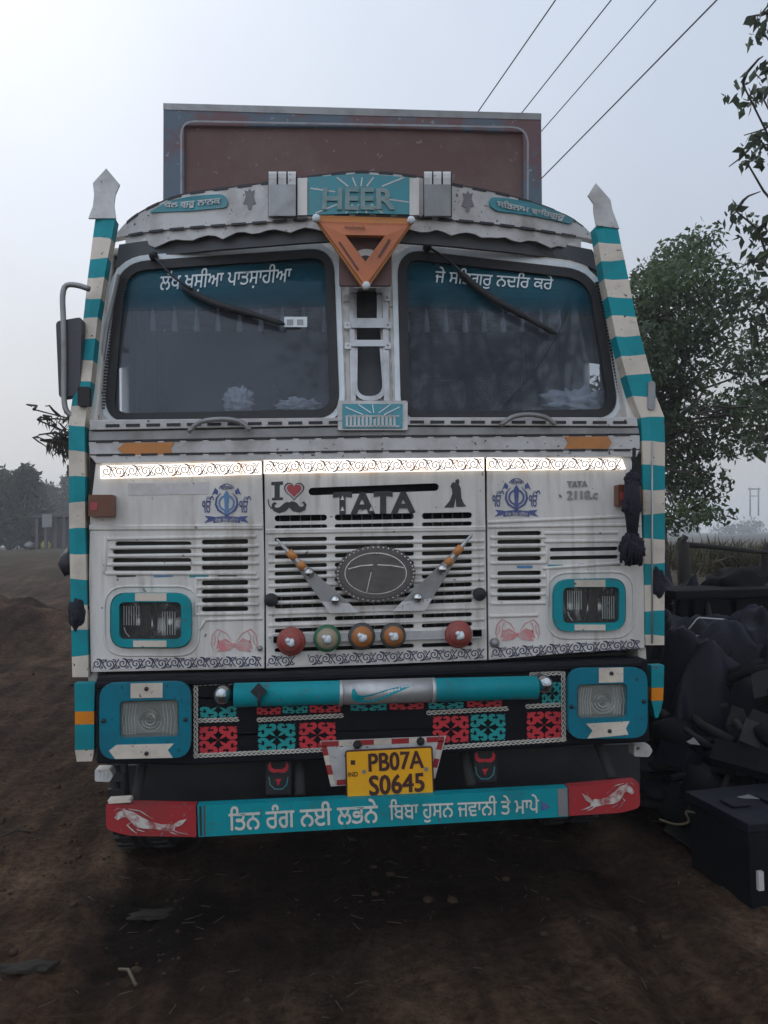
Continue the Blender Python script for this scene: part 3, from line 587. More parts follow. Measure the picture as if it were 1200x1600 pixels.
# ---- ledge below the screens
b = MB()
b.band([(140, 656), (575, 652), (995, 652)], [(140, 672), (575, 664), (997, 666)], 12, f0, -.005, .10)
b.band([(138, 674), (575, 666), (998, 668)], [(138, 689), (575, 681), (1000, 678)], 12, f0, .01, .10, 1)
b.band([(138, 691), (575, 683), (1000, 680)], [(140, 710), (575, 704), (1000, 702)], 12, f0, -.004, .10, 2)
b.band([(140, 712), (575, 705.5), (1000, 703.5)], [(150, 724), (575, 717), (995, 714)], 12, f0, -.012, .08, 0)
led = b.build('scuttle_ledge', [M['lip'], M['steel'], M['lip']], T, bevel=.003)
b = MB()
dashes(b, [(165, 665), (575, 659), (990, 660)], 26, 4.5, f0, -.008, .68); b.cut(); dashes(b, [(150, 690), (575, 682), (995, 679)], 24, 3.6, f0, -.008, .72); b.cut(); dashes(b, [(150, 711), (575, 705), (995, 703)], 24, 3.2, f0, -.016, .72)
b.pieces('ledge_dash_trim', M['black'], led)
b = MB(); b.plate([(184, 701), (194, 692), (272, 691), (266, 701), (272, 711), (194, 711)], f0, -.008, .004); b.cut(); b.plate([(882, 682), (950, 682), (956, 691), (950, 701), (882, 701), (888, 691)], f0, -.008, .004); b.pieces('orange_flash', M['orange'], led)
for pts in ([(294, 676), (312, 660), (345, 655), (375, 659), (391, 673)], [(782, 665), (800, 652), (825, 648), (852, 652), (868, 664)]):
    b = MB(); b.ptube(curve_path(pts, 12), .011, f0, -.05, n=8); b.build('grab_handle', M['steel'], T)
# ---- reflective strip with scrolls, its glare put in as emission
def swirl(b, x, y, w, h, flip, f, off, mi, sw):
    up = 1 if flip > 0 else -1; yc = y+h*.5
    def spiral(cx, cy, R_, a0, turns, d, k=13): return [(cx+R_*(1-.82*i/k)*math.cos(rad(a0+d*360*turns*i/k)), cy+R_*(1-.82*i/k)*math.sin(rad(a0+d*360*turns*i/k))) for i in range(k+1)]
    b.stroke(spiral(x+w*.30, yc+up*h*.04, h*.46, 90*up, 1.45, -up), sw, f, off, .001, mi)
    b.stroke(curve_path([(x+w*.30, yc+up*h*.48), (x+w*.62, yc+up*h*.40), (x+w*.78, yc-up*h*.05), (x+w*1.02, yc-up*h*.44)], 8), sw, f, off-.0003, .001, mi)
    b.stroke(spiral(x+w*.80, yc+up*h*.22, h*.24, 0, 1.2, up, 9), sw*.9, f, off-.0005, .001, mi)
    b.stroke(spiral(x+w*.66, yc-up*h*.28, h*.18, 200, 1.0, up, 8), sw*.85, f, off-.0006, .001, mi)
    b.stroke([(x-w*.04, yc-up*h*.48), (x+w*.06, yc-up*h*.36), (x+w*.02, yc-up*h*.14)], sw*1.2, f, off-.0002, .001, mi, True)
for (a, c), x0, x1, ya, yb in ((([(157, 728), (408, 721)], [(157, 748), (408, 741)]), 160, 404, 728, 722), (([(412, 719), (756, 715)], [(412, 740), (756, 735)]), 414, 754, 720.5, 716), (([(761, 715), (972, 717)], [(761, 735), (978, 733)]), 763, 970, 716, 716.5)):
    b = MB(); b.band(a, c, 8, f0, -.014, .012); strip = b.build('reflective_strip', M['glow'], T); b = MB(); n_ = int((x1-x0)/20)
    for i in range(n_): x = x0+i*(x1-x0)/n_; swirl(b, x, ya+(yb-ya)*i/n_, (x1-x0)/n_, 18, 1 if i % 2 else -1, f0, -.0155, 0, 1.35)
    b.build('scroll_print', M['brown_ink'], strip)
# ---- lower cab panels with louvres
rowsL = [810, 824, 843, 857, 870, 885, 897, 909, 923, 936, 948, 969, 986, 1002, 1016]; rowsR = [805, 818, 839, 851, 863, 877, 888, 898, 913, 926, 938, 960, 975, 990, 1006]
Lsl = [slot(180-(i > 0)*4, y, 299, y, 8) for i, y in enumerate((850, 862, 876, 888))] + [slot(315, y, 388, y-1, 7.5) for y in (847, 860, 873, 887, 911, 925, 938, 952)]
Csl = [slot(482, 768, 686, 761, 12)]
for i, (l_, r_) in enumerate(zip(rowsL, rowsR)):
    h = 9.5 if i == 0 else 6.5; g = lambda x: l_+(r_-l_)*(x-429)/(738-429)
    for a, c in ((429, 511), (523, 647), (659, 738)): Csl.append(slot(a, g(a), c, g(c), h))
Rsl = [slot(777, y, 846, y-1, 7) for y in (834, 847, 860, 873, 896, 909, 923, 935)] + [slot(859, 859, 967, 857, 6), slot(859, 872, 967, 870, 6)]
hlL = rect(172, 926, 300, 1013, 26); hlR = rect(865, 905, 978, 987, 24, -2)
PL = [(150, 722), (300, 719), (409, 716), (413, 880), (413, 1044), (280, 1047), (142, 1050), (139, 900), (141, 800)]
PC = [(413, 716), (590, 713), (757, 711), (759, 880), (761, 1031), (590, 1038), (416, 1044), (415, 880)]
PR = [(761, 711), (870, 710), (985, 711), (1002, 800), (1006, 900), (1007, 1012), (880, 1021), (764, 1031), (762, 880)]
def ridges(b, specs, off):
    for pts in specs: b.ptube(pts, .0085, f0, off, n=8)
def panel(outer, slots_, holes, rid, name='front_panel'):
    b = MB(); b.plate([outer]+slots_+holes, f0, 0, .018); ridges(b, rid, .001); o = b.build(name, M['white'], T, bevel=.0035); return o
ridL = [[(168, 842), (400, 838)], [(172, 856), (404, 853)], [(170, 869), (404, 866)], [(168, 882), (404, 880)], [(165, 896), (400, 896)], [(140, 823), (410, 822)], [(140, 826), (410, 825)], [(165, 840), (163, 895)],
        [(306, 904), (404, 903)], [(306, 918), (404, 917)], [(306, 931), (404, 930)], [(306, 945), (404, 944)], [(306, 960), (404, 958)], [(306, 904), (306, 960)], [(312, 983), (322, 968), (410, 966)]]
ridC = [[(415, 832), (758, 827)], [(415, 829), (758, 824)]] + [[(420, (rowsL[i]+rowsL[i+1])/2), (756, (rowsR[i]+rowsR[i+1])/2)] for i in range(2, 13)]
ridR = [[(762, 816), (1000, 806)], [(762, 823), (1000, 820)], [(850, 833), (965, 832)], [(850, 846), (965, 845)]] + [[(766, y), (852, y-1)] for y in (840, 853, 866, 880, 902, 916, 929, 943)] + [[(848, 888), (968, 880)], [(856, 890), (856, 945)], [(764, 963), (840, 961)], [(854, 853), (854, 880)]]
pL = panel(PL, Lsl, [hlL], ridL); pC = panel(PC, Csl, [], ridC); pR = panel(PR, Rsl, [hlR], ridR)
b = MB(); b.plate([rect(146, 735, 1000, 1035)], f0, .17, .02); b.box(-1.1, 1.17, .05, .055, 1.45, 1.66); b.build('radiator_shroud', M['dusty'], T)
b = MB()
for k in range(-9, 10): b.box(XC+k*.045-.002, XC+k*.045+.002, .12, .15, 1.15, 1.78)
b.build('radiator_core', M['steel'], T)
# corner fairings between panel and poles
b = MB(); b.band([(140, 715), (140, 800), (139, 1050)], [(150, 722), (141, 802), (142, 1052)], 8, f0, .004, .3); b.cut(); b.band([(985, 711), (1003, 800), (1008, 1012)], [(1004, 709), (1010, 800), (1012, 1012)], 8, f0, .006, .3); b.pieces('corner_fairing', M['dark'], T)
# raised rims round the lamps
for lp in (rect(163, 916, 311, 1024, 34), rect(855, 895, 990, 998, 32, -2)):
    b = MB(); b.ptube(lp, .006, f0, .0, n=6, closed=True); b.build('lamp_moulding', M['white'], T)
# lower scroll border
for (a, c), x0, x1, ya, yb in ((([(142, 1029), (412, 1024)], [(142, 1047), (412, 1042)]), 145, 408, 1029.5, 1025), (([(416, 1024), (760, 1011)], [(416, 1042), (760, 1029)]), 418, 756, 1024.5, 1012), (([(764, 1011), (1007, 997)], [(764, 1029), (1007, 1012)]), 768, 1000, 1011, 998)):
    b = MB(); b.band(a, c, 8, f0, -.003, .002); bor = b.build('scroll_border', M['white'], T); b = MB(); n_ = int((x1-x0)/20)
    for i in range(n_):
        if x0 == 418 and i == 2: b.cut(); continue
        swirl(b, x0+i*(x1-x0)/n_, ya+(yb-ya)*i/n_, (x1-x0)/n_, 16.5, 1 if i % 2 else -1, f0, -.0045, 0, 1.75)
    b.pieces('scroll_print', M['ink_blue'], bor)
# ---- stickers and badges
def khanda(cx, cy, k, par, col, mi_c):
    b = MB(); O = -.0022; X = lambda u, v: (cx+u*k, cy+v*k)
    b.stroke([X(*p) for p in ell(0, 0, 11.5, n=24)], 3.0*k, f0, O, .0015, mi_c, closed=True)
    b.plate([X(u, v) for u, v in ((0, -20), (4, -14), (2.6, 12), (4.5, 13), (0, 20), (-4.5, 13), (-2.6, 12), (-4, -14))], f0, O-.0004, .0015, mi_c)
    for s_ in (1, -1):
        b.stroke([X(s_*u, v) for u, v in ((9, -16), (15.5, -8), (17, 2), (13, 11), (4, 17), (-5, 22))], 3.6*k, f0, O-.0008, .0015, 0, True)
        b.plate([X(s_*u, v) for u, v in ((13, -19), (18, -24), (23, -12), (19, -15), (14, -13))], f0, O, .0015, 0)
        b.plate([X(s_*u, v) for u, v in ((20, 21), (34, 20), (29, 25), (35, 31), (22, 28))], f0, O, .0015, 0)
    b.text('ੴ', [X(-38, -11), X(-20, -11), X(-20, 15), X(-38, 15)], f0, O, .0015, 0, .014); b.text('ੴ', [X(20, -11), X(38, -11), X(38, 15), X(20, 15)], f0, O, .0015, 0, .014)
    b.band([X(-21, 22), X(0, 20), X(21, 22)], [X(-21, 31), X(0, 29), X(21, 31)], 8, f0, O, .0012, 0)
    b.text('ਦੇਗ ਤੇਗ ਫਿਤਹ', [X(-18, 23), X(18, 23), X(18, 29), X(-18, 29)], f0, O-.0012, .001, 2, .006)
    b.text('ਸਿਤਨਾਮ', [X(-9, -29), X(9, -29), X(9, -21), X(-9, -21)], f0, O, .0012, 0, .006); b.stroke([X(*p) for p in arc(0, -17, 13, 25, 155, 10)], 1.2*k, f0, O, .0012, 0)
    return b.build('emblem_sticker', [col, M['emblem_sky'] if mi_c else col, M['white']], par)
khanda(354, 786, 1.0, pL, M['emblem_blue'], 1); khanda(807, 777, .98, pR, M['emblem_blue'], 0)
b = MB(); b.plate(rect(200, 755, 326, 774, 1, -2), f0, -.0018, .0014); b.build('pale_tape', M['lip'], pL)
def heart(cx, cy, r): return [(cx+r*.0625*16*math.sin(t)**3, cy-r*.0625*(13*math.cos(t)-5*math.cos(2*t)-2*math.cos(3*t)-math.cos(4*t))) for t in np.linspace(0, 2*math.pi, 31)[:-1]]
b = MB(); b.plate([(424, 753), (442, 752), (442, 757), (437, 757.5), (437, 777), (442, 777), (442, 781), (425, 782), (425, 778), (429, 777.5), (429, 758), (424, 758)], f0, -.002, .0015)
b.plate([heart(459.5, 766, 16), heart(459.5, 766, 14)[::-1]], f0, -.002, .0015); b.plate(heart(459.5, 765.5, 11.5), f0, -.002, .0015, 1)
b.plate([(452, 785), (456, 783), (463, 785), (469, 792), (474, 791), (475, 787), (471, 786), (475, 783), (479, 788), (477, 797), (468, 801), (458, 799), (452, 793), (446, 799), (436, 802), (428, 799), (424, 793), (425, 787), (429, 784), (433, 787), (429, 789), (430, 793), (436, 793), (443, 787), (448, 784)], f0, -.002, .0015)
b.stroke([(419, 780), (420, 788), (424, 795)], 1.6, f0, -.002, .0015); b.build('moustache_sticker', [M['ink'], M['heart']], pC)
b = MB(); b.text('TATA', [(521, 771), (647, 769), (647, 801), (521, 804)], f0, -.003, .0025, 0, .05)
for x, y in ((535, 778), (535, 795), (565, 785), (580, 795)): b.plate([(x-3, y+3), (x, y-4), (x+3, y+3)], f0, -.0042, .001, 1)
b.build('cut_lettering', [M['ink'], M['white']], pC)
b = MB(); b.plate([(694, 793), (703, 782), (707, 771), (706, 764), (704, 760), (706, 755), (709, 753), (711, 755), (712, 750), (716, 748), (718, 752), (717, 757), (720, 763), (721, 778), (725, 787), (729, 791), (722, 792), (713, 792), (712, 778), (709, 793)], f0, -.002, .0015); b.build('couple_sticker', M['ink'], pC)
b = MB(); b.text('TATA', [(887, 752), (918, 751.5), (918, 760), (887, 761)], f0, -.006, .005, 0, .03); b.text('2118.c', [(887, 767), (934, 766), (934, 779), (887, 780.5)], f0, -.006, .005, 0, .03); b.build('model_badge', M['steel'], pR)
def pinksticker(cx, cy, w, par):
    b = MB(); O = -.002
    for s_ in (1, -1):
        X = lambda u, v: (cx+s_*u*w, cy+v*w)
        b.stroke([X(*p) for p in ((4, 2), (12, -10), (26, -17), (34, -8), (36, 6), (33, 16))], 2.2, f0, O, .0015, 0, True)
        b.stroke([X(*p) for p in ((3, 6), (14, 0), (24, 4), (28, 14))], 6, f0, O, .0015, 0, True); b.stroke([X(*p) for p in ((6, 12), (14, 7), (20, 15))], 5, f0, O-.0006, .0015, 0, True)
        b.stroke([X(*p) for p in ((22, -12), (26, -4), (24, 4))], 1.4, f0, O, .0015, 0); b.stroke([X(*p) for p in ((30, -8), (30, 2), (33, 8))], 1.4, f0, O, .0015, 0); b.stroke([X(*p) for p in ((0, 8), (8, 15), (26, 17))], 2.5, f0, O-.001, .0015, 0)
    b.plate(rq([(cx-20*w, cy+2*w), (cx-8*w, cy+7*w), (cx, cy+4*w), (cx+8*w, cy+7*w), (cx+20*w, cy+1*w), (cx+27*w, cy+12*w), (cx+16*w, cy+18*w), (cx+4*w, cy+11*w), (cx-4*w, cy+11*w), (cx-16*w, cy+18*w), (cx-27*w, cy+12*w)], 4), f0, -.0024, .0015)
    b.build('ornament_sticker', M['pink'], par)
pinksticker(366, 1000, 1.0, pL); pinksticker(809, 984, .95, pR)
b = MB()
for i, (x, c_) in enumerate(((182, 0), (240, 1), (296, 2), (340, 0))): b.cut(); b.plate(rect(x, 898, x+30, 902, 0, -1), f0, -.002, .0015, c_)
for x, c_ in ((808, 1), (856, 2), (905, 1), (945, 0)): b.cut(); b.plate(rect(x, 884-(x-800)*.03, x+24, 888-(x-800)*.03), f0, -.002, .0015, c_)
b.pieces('paint_dash', [M['ink'], M['emblem_sky'], M['teal']], pL)
# ---- oval badge
def OB(x, y): return (x, y)
b = MB(); gear = []
for i in range(72): a = 2*math.pi*i/72; k = 1 + (.018 if i % 2 else -.018); gear.append((587+62*k*math.cos(a), 897+44.5*k*math.sin(a)-62*math.cos(a)*.02))
b.plate([gear], f0, -.034, .03); b.plate([ell(587, 896.5, 56, 39, 40)], f0, -.040, .008); ov = b.build('oval_badge', M['emb'], T, bevel=.002)
b = MB(); b.stroke(ell(587, 896, 48, 32, 48), 1.6, f0, -.0425, .003, closed=True)
b.plate([(543, 889), (560, 884), (583, 882), (590, 882), (614, 883), (632, 887), (612, 890), (592, 890), (600, 925), (574, 926), (582, 890), (560, 891)], f0, -.0425, .003, 1)
b.stroke([(544, 889), (564, 884), (583, 882.5)], 1.8, f0, -.0455, .002); b.stroke([(590, 882.5), (612, 883.5), (631, 887)], 1.8, f0, -.0455, .002); b.stroke([(580, 894), (573, 925)], 1.6, f0, -.0455, .002)
for i in range(46): a = 2*math.pi*i/46; b.plate(ell(587+59.3*math.cos(a), 896.8+41.8*math.sin(a)-1.1*math.cos(a), 1.3, n=6), f0, -.037, .004)
b.build('badge_relief', [M['chrome'], M['emb']], ov)
# ---- two blade ornaments set as a V
for tip, base, up in (((432, 842), [(562, 957), (515, 958)], 1), ((738, 834), [(613, 955), (664, 954)], -1)):
    tx, ty = tip; (b0, b1) = base
    m_ = lambda p, q, t: (p[0]+(q[0]-p[0])*t, p[1]+(q[1]-p[1])*t)
    A = [tip, m_(tip, b0, .35), m_(tip, b0, .82), b0, b1, m_(tip, b1, .80), m_(tip, b1, .38)]
    b = MB(); b.plate([A], f0, -.05, .012)
    b.ptube([m_(tip, m_(b0, b1, .5), t) for t in (.0, .25, .5)], [.004, .012, .014], f0, -.054, n=8, mi=1)
    bo = b.build('blade_ornament', [M['steel'], M['alu']], T, bevel=.002)
    b = MB()
    for t0, t1 in ((.17, .27), (.32, .40)): b.cut(); b.ptube([m_(tip, m_(b0, b1, .45), t0), m_(tip, m_(b0, b1, .45), t1)], .0165, f0, -.055, n=10)
    b.pieces('orange_band', M['orange'], bo)
    b = MB(); b.plate([m_(b0, tip, .12), b0, b1, m_(b1, tip, .16)], f0, -.0515, .001); b.build('pale_tip', M['lip'], bo)
    for t in (.46, .83):
        q = m_(tip, m_(b0, b1, .42), t); b = MB(); b.lathe(S(*q, f0, -.05), (0, -1, 0), [(.014, 0), (.022, .008), (.02, .018), (.012, .026), (.001, .03)], 12); b.build('stud', M['chrome'], bo)
# ---- disc reflectors on a bar
b = MB(); b.plate(rect(424, 992, 756, 1005, 1, -8), f0, -.03, .012); b.box(-.40, -.36, -.03, 0, 1.20, 1.23); b.box(.44, .48, -.03, 0, 1.20, 1.23); b.build('disc_bar', M['alu'], T, bevel=.002)
for x, y, r, rim, fc in ((455, 1002, 22, 'disc_red', 'disc_red'), (511, 997, 21, 'disc_green', 'disc_tan'), (565, 994, 21, 'disc_dark', 'disc_orange'), (614, 993, 20, 'disc_dark', 'disc_orange'), (716, 991, 21.5, 'disc_red', 'disc_red')):
    R_ = r/366; c = S(x, y, f0, -.03); b = MB(); b.lathe(c, (0, -1, 0), [(R_*.95, 0), (R_, .006), (R_*.97, .016), (R_*.80, .024)], 28, 0); b.lathe(c, (0, -1, 0), [(R_*.78, .020), (R_*.76, .028), (R_*.45, .036), (.001, .040)], 28, 1)
    dd = b.build('disc_reflector', [M[rim], M[fc]], T)
    b = MB(); b.blob((c[0], c[1]-.05, c[2]), (.018, .014, .018), 0, .5, 3, 2, x); b.blob((c[0]-.012, c[1]-.056, c[2]+.01), (.012, .01, .011), 0, .4, 3, 1, y); b.build('white_knot', M['script'], dd)
for x, y in ((424, 937), (748, 928)):
    b = MB(); b.lathe(S(x, y, f0), (0, -1, 0), [(.027, 0), (.029, .02), (.024, .032), (.001, .034)], 18); b.build('rubber_stop', M['rubber'], T)
b = MB(); b.lathe(S(772, 1004, f0), (0, -1, 0), [(.02, 0), (.022, .01), (.012, .03), (.001, .03)], 10); b.cut(); b.lathe(S(406, 1013, f0), (0, -1, 0), [(.012, 0), (.01, .012), (.001, .014)], 10); b.pieces('panel_latch', M['steel'], T)
# ---- lamps
def lamp(name, outer, lens, segs, Y, depth, foot=None, bowl=True):
    b = MB(); b.plate([outer, lens[::-1]], flat(Y), -.028, .027 if name == 'fog_lamp' else .05); b.plate([inset(lens, -4), inset(lens, 1)[::-1]], flat(Y), -.016, .07, 1)
    lo = b.build(name, [M['teal_deep' if name == 'fog_lamp' else 'teal'], M['black']], T, bevel=.006)
    b = MB()
    for s_ in segs: b.cut(); b.plate([s_], flat(Y), -.0305, .003)
    b.pieces('white_stripe', M['cream'], lo)
    # reflector bowl
    xs_ = [p[0] for p in lens]; ys_ = [p[1] for p in lens]; x0, x1, y0, y1 = min(xs_), max(xs_), min(ys_), max(ys_); b = MB(); n_ = 14; vs = []
    for j in range(n_+1):
        for i in range(n_+1):
            u, v = 2*i/n_-1, 2*j/n_-1; k = (u*u*.5+v*v*.4) if name == 'fog_lamp' else (abs(u)-.52)**2*2.6+v*v*.45; q = P(x0+(x1-x0)*i/n_, y0+(y1-y0)*j/n_, Y); vs.append((q[0], q[1]+depth*(1-min(1, k))+.012, q[2]))
    b.add(vs, [(j*(n_+1)+i, j*(n_+1)+i+1, (j+1)*(n_+1)+i+1, (j+1)*(n_+1)+i) for j in range(n_) for i in range(n_)], 0, True); b.build('reflector_bowl', M['silver' if name == 'fog_lamp' else 'chrome'], lo)
    b = MB(); q = P((x0+x1)/2, (y0+y1)/2, Y+depth*.55)
    if name == 'headlamp': b.plate(rect((x0+x1)/2-15, y0+2, (x0+x1)/2+10, y1-3, 5), flat(Y+.045), 0, .03); b.build('bulb_shield', M['disc_dark'], lo)
    else: b.lathe(q, (0, -1, 0), [(.040, -.02), (.040, .0), (.034, .0), (.030, -.012), (.012, -.01), (.012, .02), (.004, .03), (.001, .031)], 20); b.build('bulb', M['chrome'], lo)
    b = MB(); b.plate([lens], flat(Y), -.012, .006); ll = b.build('lamp_lens', M['lens_fog' if name == 'fog_lamp' else 'lens'], lo, bevel=.002)
    b = MB(); w_ = x1-x0; h_ = y1-y0; fy = flat(Y)
    if name == 'fog_lamp':
        for r_ in (8, 13, 18): b.cut(); b.stroke(arc(x0+w_*.52, y0+h_*.52, r_, 185, 350, 14), 1.3, fy, -.0132, .001)
        for q_ in (.05, .10, .15, .20, .25, .76, .82, .88, .94): b.cut(); b.stroke([(x0+w_*q_+(3 if q_ < .5 else -3), y0+h_*.12), (x0+w_*q_, y0+h_*.5), (x0+w_*q_+(2 if q_ < .5 else -2), y0+h_*.9)], 1.0, fy, -.0132, .001)
    else:
        for q_ in (.08, .12, .16, .20, .24, .28, .32, .70, .74, .78, .82, .86, .90): b.cut(); b.stroke([(x0+w_*q_, y0+h_*(.10 if q_ < .5 else .25)), (x0+w_*q_, y0+h_*(.62 if q_ < .5 else .88))], 1.2, fy, -.0132, .001)
        b.cut(); b.stroke([(x0+w_*.08, y0+h_*.68), (x0+w_*.11, y0+h_*.82), (x0+w_*.17, y0+h_*.93)], 1.4, fy, -.0132, .001)
    b.pieces('moulded_rib', M['lens_line'], lo)
    return lo
h1 = lamp('headlamp', rect(173, 927, 299, 1012, 26), rect(186, 941, 283, 999, 9), [rect(211, 927, 260, 939), rect(208, 1001, 260, 1011)], 0.0, .10)
h2 = lamp('headlamp', rect(866, 906, 977, 987, 24, -2), rect(880, 918, 968, 974, 9, -1), [rect(898, 906, 946, 917), rect(898, 976, 946, 985)], 0.0, .10)
FY = -.13
g1 = lamp('fog_lamp', rect(155, 1068, 298, 1187, 26, -3), rect(187, 1096, 279, 1154, 8, -3), [[(204, 1068), (254, 1067), (254, 1090), (204, 1091)], [(170, 1173), (182, 1164), (272, 1162), (262, 1172), (270, 1184), (180, 1186)]], FY, .07)
g2 = lamp('fog_lamp', rect(888, 1045, 1012, 1155, 24, -2), rect(902, 1070, 980, 1123, 8, -2), [[(936, 1044), (974, 1043), (974, 1066), (936, 1067)], [(916, 1131), (984, 1127), (978, 1138), (982, 1148), (918, 1154), (926, 1142)]], FY, .07)
for par, q in ((g1, [(229, 1076), (229, 1177), (162, 1126), (290, 1124)]), (g2, [(955, 1052), (952, 1142), (893, 1104), (1006, 1096)])):
    b = MB()
    for x, y in q: b.cut(); b.lathe(P(x, y, FY-.028), (0, -1, 0), [(.009, 0), (.008, .008), (.001, .009)], 8)
    b.pieces('screw', M['black'], par)
# ---- side marker lamps
for x0, y0, x1, y1 in ((138, 773, 177, 807), (966, 757, 1002, 790)):
    b = MB(); b.plate(rect(x0, y0, x1, y1, 2), f0, -.05, .05); mk = b.build('marker_lamp', M['amber'], T, bevel=.005)
    b = MB(); b.plate(rect(x0+3, y0+12, x0+14, y0+24, 2), f0, -.053, .004); b.build('red_lens', M['heart'], mk)
# ---- striped guard poles with arrow heads
def pole(edges, ys_, start, name, Y0, Yt, depth, f):
    b = MB(); c = start
    for i in range(len(ys_)-1):
        ya, yb = ys_[i], ys_[i+1]
        xa0, xa1 = np.interp(ya, [e_[0] for e_ in edges], [e_[1] for e_ in edges]), np.interp(ya, [e_[0] for e_ in edges], [e_[2] for e_ in edges])
        xb0, xb1 = np.interp(yb, [e_[0] for e_ in edges], [e_[1] for e_ in edges]), np.interp(yb, [e_[0] for e_ in edges], [e_[2] for e_ in edges])
        mid_a, mid_b = (xa0+xa1)/2, (xb0+xb1)/2; fa = []
        for off_, (pa, pb) in ((0, 0), (0, 0)), : pass
        wb = lambda x_, y_: y_ + (1.5*math.sin(y_*1.7+round(x_-(np.interp(y_, [e_[0] for e_ in edges], [e_[1] for e_ in edges])))*.09) if y_ not in (ys_[0], ys_[-1]) else 0)
        vs = []
        for (x_, y_) in ((xa0, ya), (xa0*.62+xa1*.38, ya), (xa1, ya), (xb0, yb), (xb0*.62+xb1*.38, yb), (xb1, yb)):
            vs.append(S(x_, wb(x_, y_), f, .012 if x_ in (xa0, xb0) else 0))
        bk = [(v[0], v[1]+depth, v[2]) for v in vs]; vs += bk
        b.add(vs, [(0, 1, 4, 3), (1, 2, 5, 4), (6, 9, 10, 7), (7, 10, 11, 8), (0, 3, 9, 6), (2, 8, 11, 5), (0, 6, 7, 1), (1, 7, 8, 2), (3, 4, 10, 9), (4, 5, 11, 10)], c); c = 1-c
    return b.build(name, [M['teal'], M['cream']], T)
def f_pole(x, z): return -.02 if z < 2.08 else -.02 + .24*(z-2.08)
eL = [(335, 150, 181), (433, 137, 163), (500, 130, 152), (597, 117, 142), (662, 107, 132), (830, 108, 133), (1060, 113, 138), (1070, 116, 147), (1190, 117, 147)]
eR = [(345, 929, 963), (436, 944, 982), (520, 961, 999), (620, 988, 1026), (655, 1003, 1039), (830, 1006, 1039), (1008, 1009, 1038)]
pl_ = pole(eL, [341, 372, 404, 433, 466, 497, 530, 564, 597, 633, 665, 705, 745, 785, 826, 865, 905, 945, 985, 1025, 1058], 0, 'guard_pole', 0, 0, .07, f_pole)
pr_ = pole(eR, [354, 380, 407, 436, 465, 494, 525, 555, 585, 620, 652, 690, 727, 765, 803, 842, 880, 915, 955, 993, 1008], 0, 'guard_pole', 0, 0, .07, f_pole)
b = MB(); b.plate([(166, 263), (187, 288), (180, 304), (178, 320), (181, 341), (138, 341), (145, 322), (147, 304), (145, 286)], f_pole, -.006, .012); b.build('arrow_finial', M['lip'], pl_)
b = MB(); b.plate([(931, 286), (954, 312), (957, 328), (968, 357), (932, 352), (928, 330), (928, 318), (919, 305)], f_pole, -.006, .012); b.build('arrow_finial', M['lip'], pr_)
b = MB(); b.band([(141, 345), (150, 500), (148, 660)], [(168, 372), (168, 500), (150, 662)], 3, f_screen, .05, .02); 
b = MB(); b.ptube([(1019, 690), (1019, 1005)], .004, flat(-.024), 0, n=6); b.build('pole_seam', M['alu'], pr_)
# lower pole tails with orange bands
for qs, cols in (([(116, 1068, 148), (117, 1112, 147), (117, 1132, 147), (117, 1172, 147), (120, 1190, 144)], (0, 1, 0, 2)), ([(1018, 1040, 1038), (1018, 1075, 1037), (1018, 1095, 1036), (1021, 1108, 1033), (1024, 1122, 1028)], (0, 1, 0, 0))):
    b = MB()
    for i in range(4): a, c_ = qs[i], qs[i+1]; b.plate([(a[0], a[1]), (a[2], a[1]-.5), (c_[2], c_[1]-.5), (c_[0], c_[1])], flat(-.06), 0, .05, cols[i])
    b.build('side_flap', [M['teal'], M['orange_bright'], M['cream']], T)
# dark straps of cloth bound round the poles
for (x, y, w, h, s_) in ((124, 958, 20, 30, 3), (1024, 912, 20, 34, 9)):
    b = MB(); c = P(x, y, .012); b.blob(c, (w*.76/366, .050, h*.95/366), 0, .20, 2.3, 4, s_); o = b.build('rag', M['tassel'], None); tag(o, 'dark rag tied round the %s striped pole at headlamp height' % ('mirror side' if x < 600 else 'tree side'), 'rag', 'rags tied round the poles')
b = MB(); c = P(106, 880, .05); b.blob(c, (.035, .05, .055), 0, .4, 2, 2, 5); b.build('door_hinge', M['black'], T)
b = MB(); b.plate(rect(121, 604, 140, 634, 3), f_pole, -.03, .03); b.build('pole_bracket', M['dark'], T)
b = MB(); b.plate(rect(1013, 596, 1024, 640, 4), f_pole, -.010, .01); b.build('pole_bracket', M['steel'], T)
# ---- mirror on its bowed arm
b = MB(); arm = [P(x, y, .02) for x, y in curve_path([(140, 452), (122, 446), (104, 446), (98, 462), (99, 500), (100, 560), (100, 620), (104, 642), (116, 652)], 24)]; b.tube(arm, .012, n=8); ma = b.build('mirror_arm', M['steel'], T)
b = MB(); b.plate([rq([(87, 502), (128, 495), (124, 617), (92, 622)], 7)], flat(.03), 0, .06); b.build('mirror', M['mirror'], ma, bevel=.012)
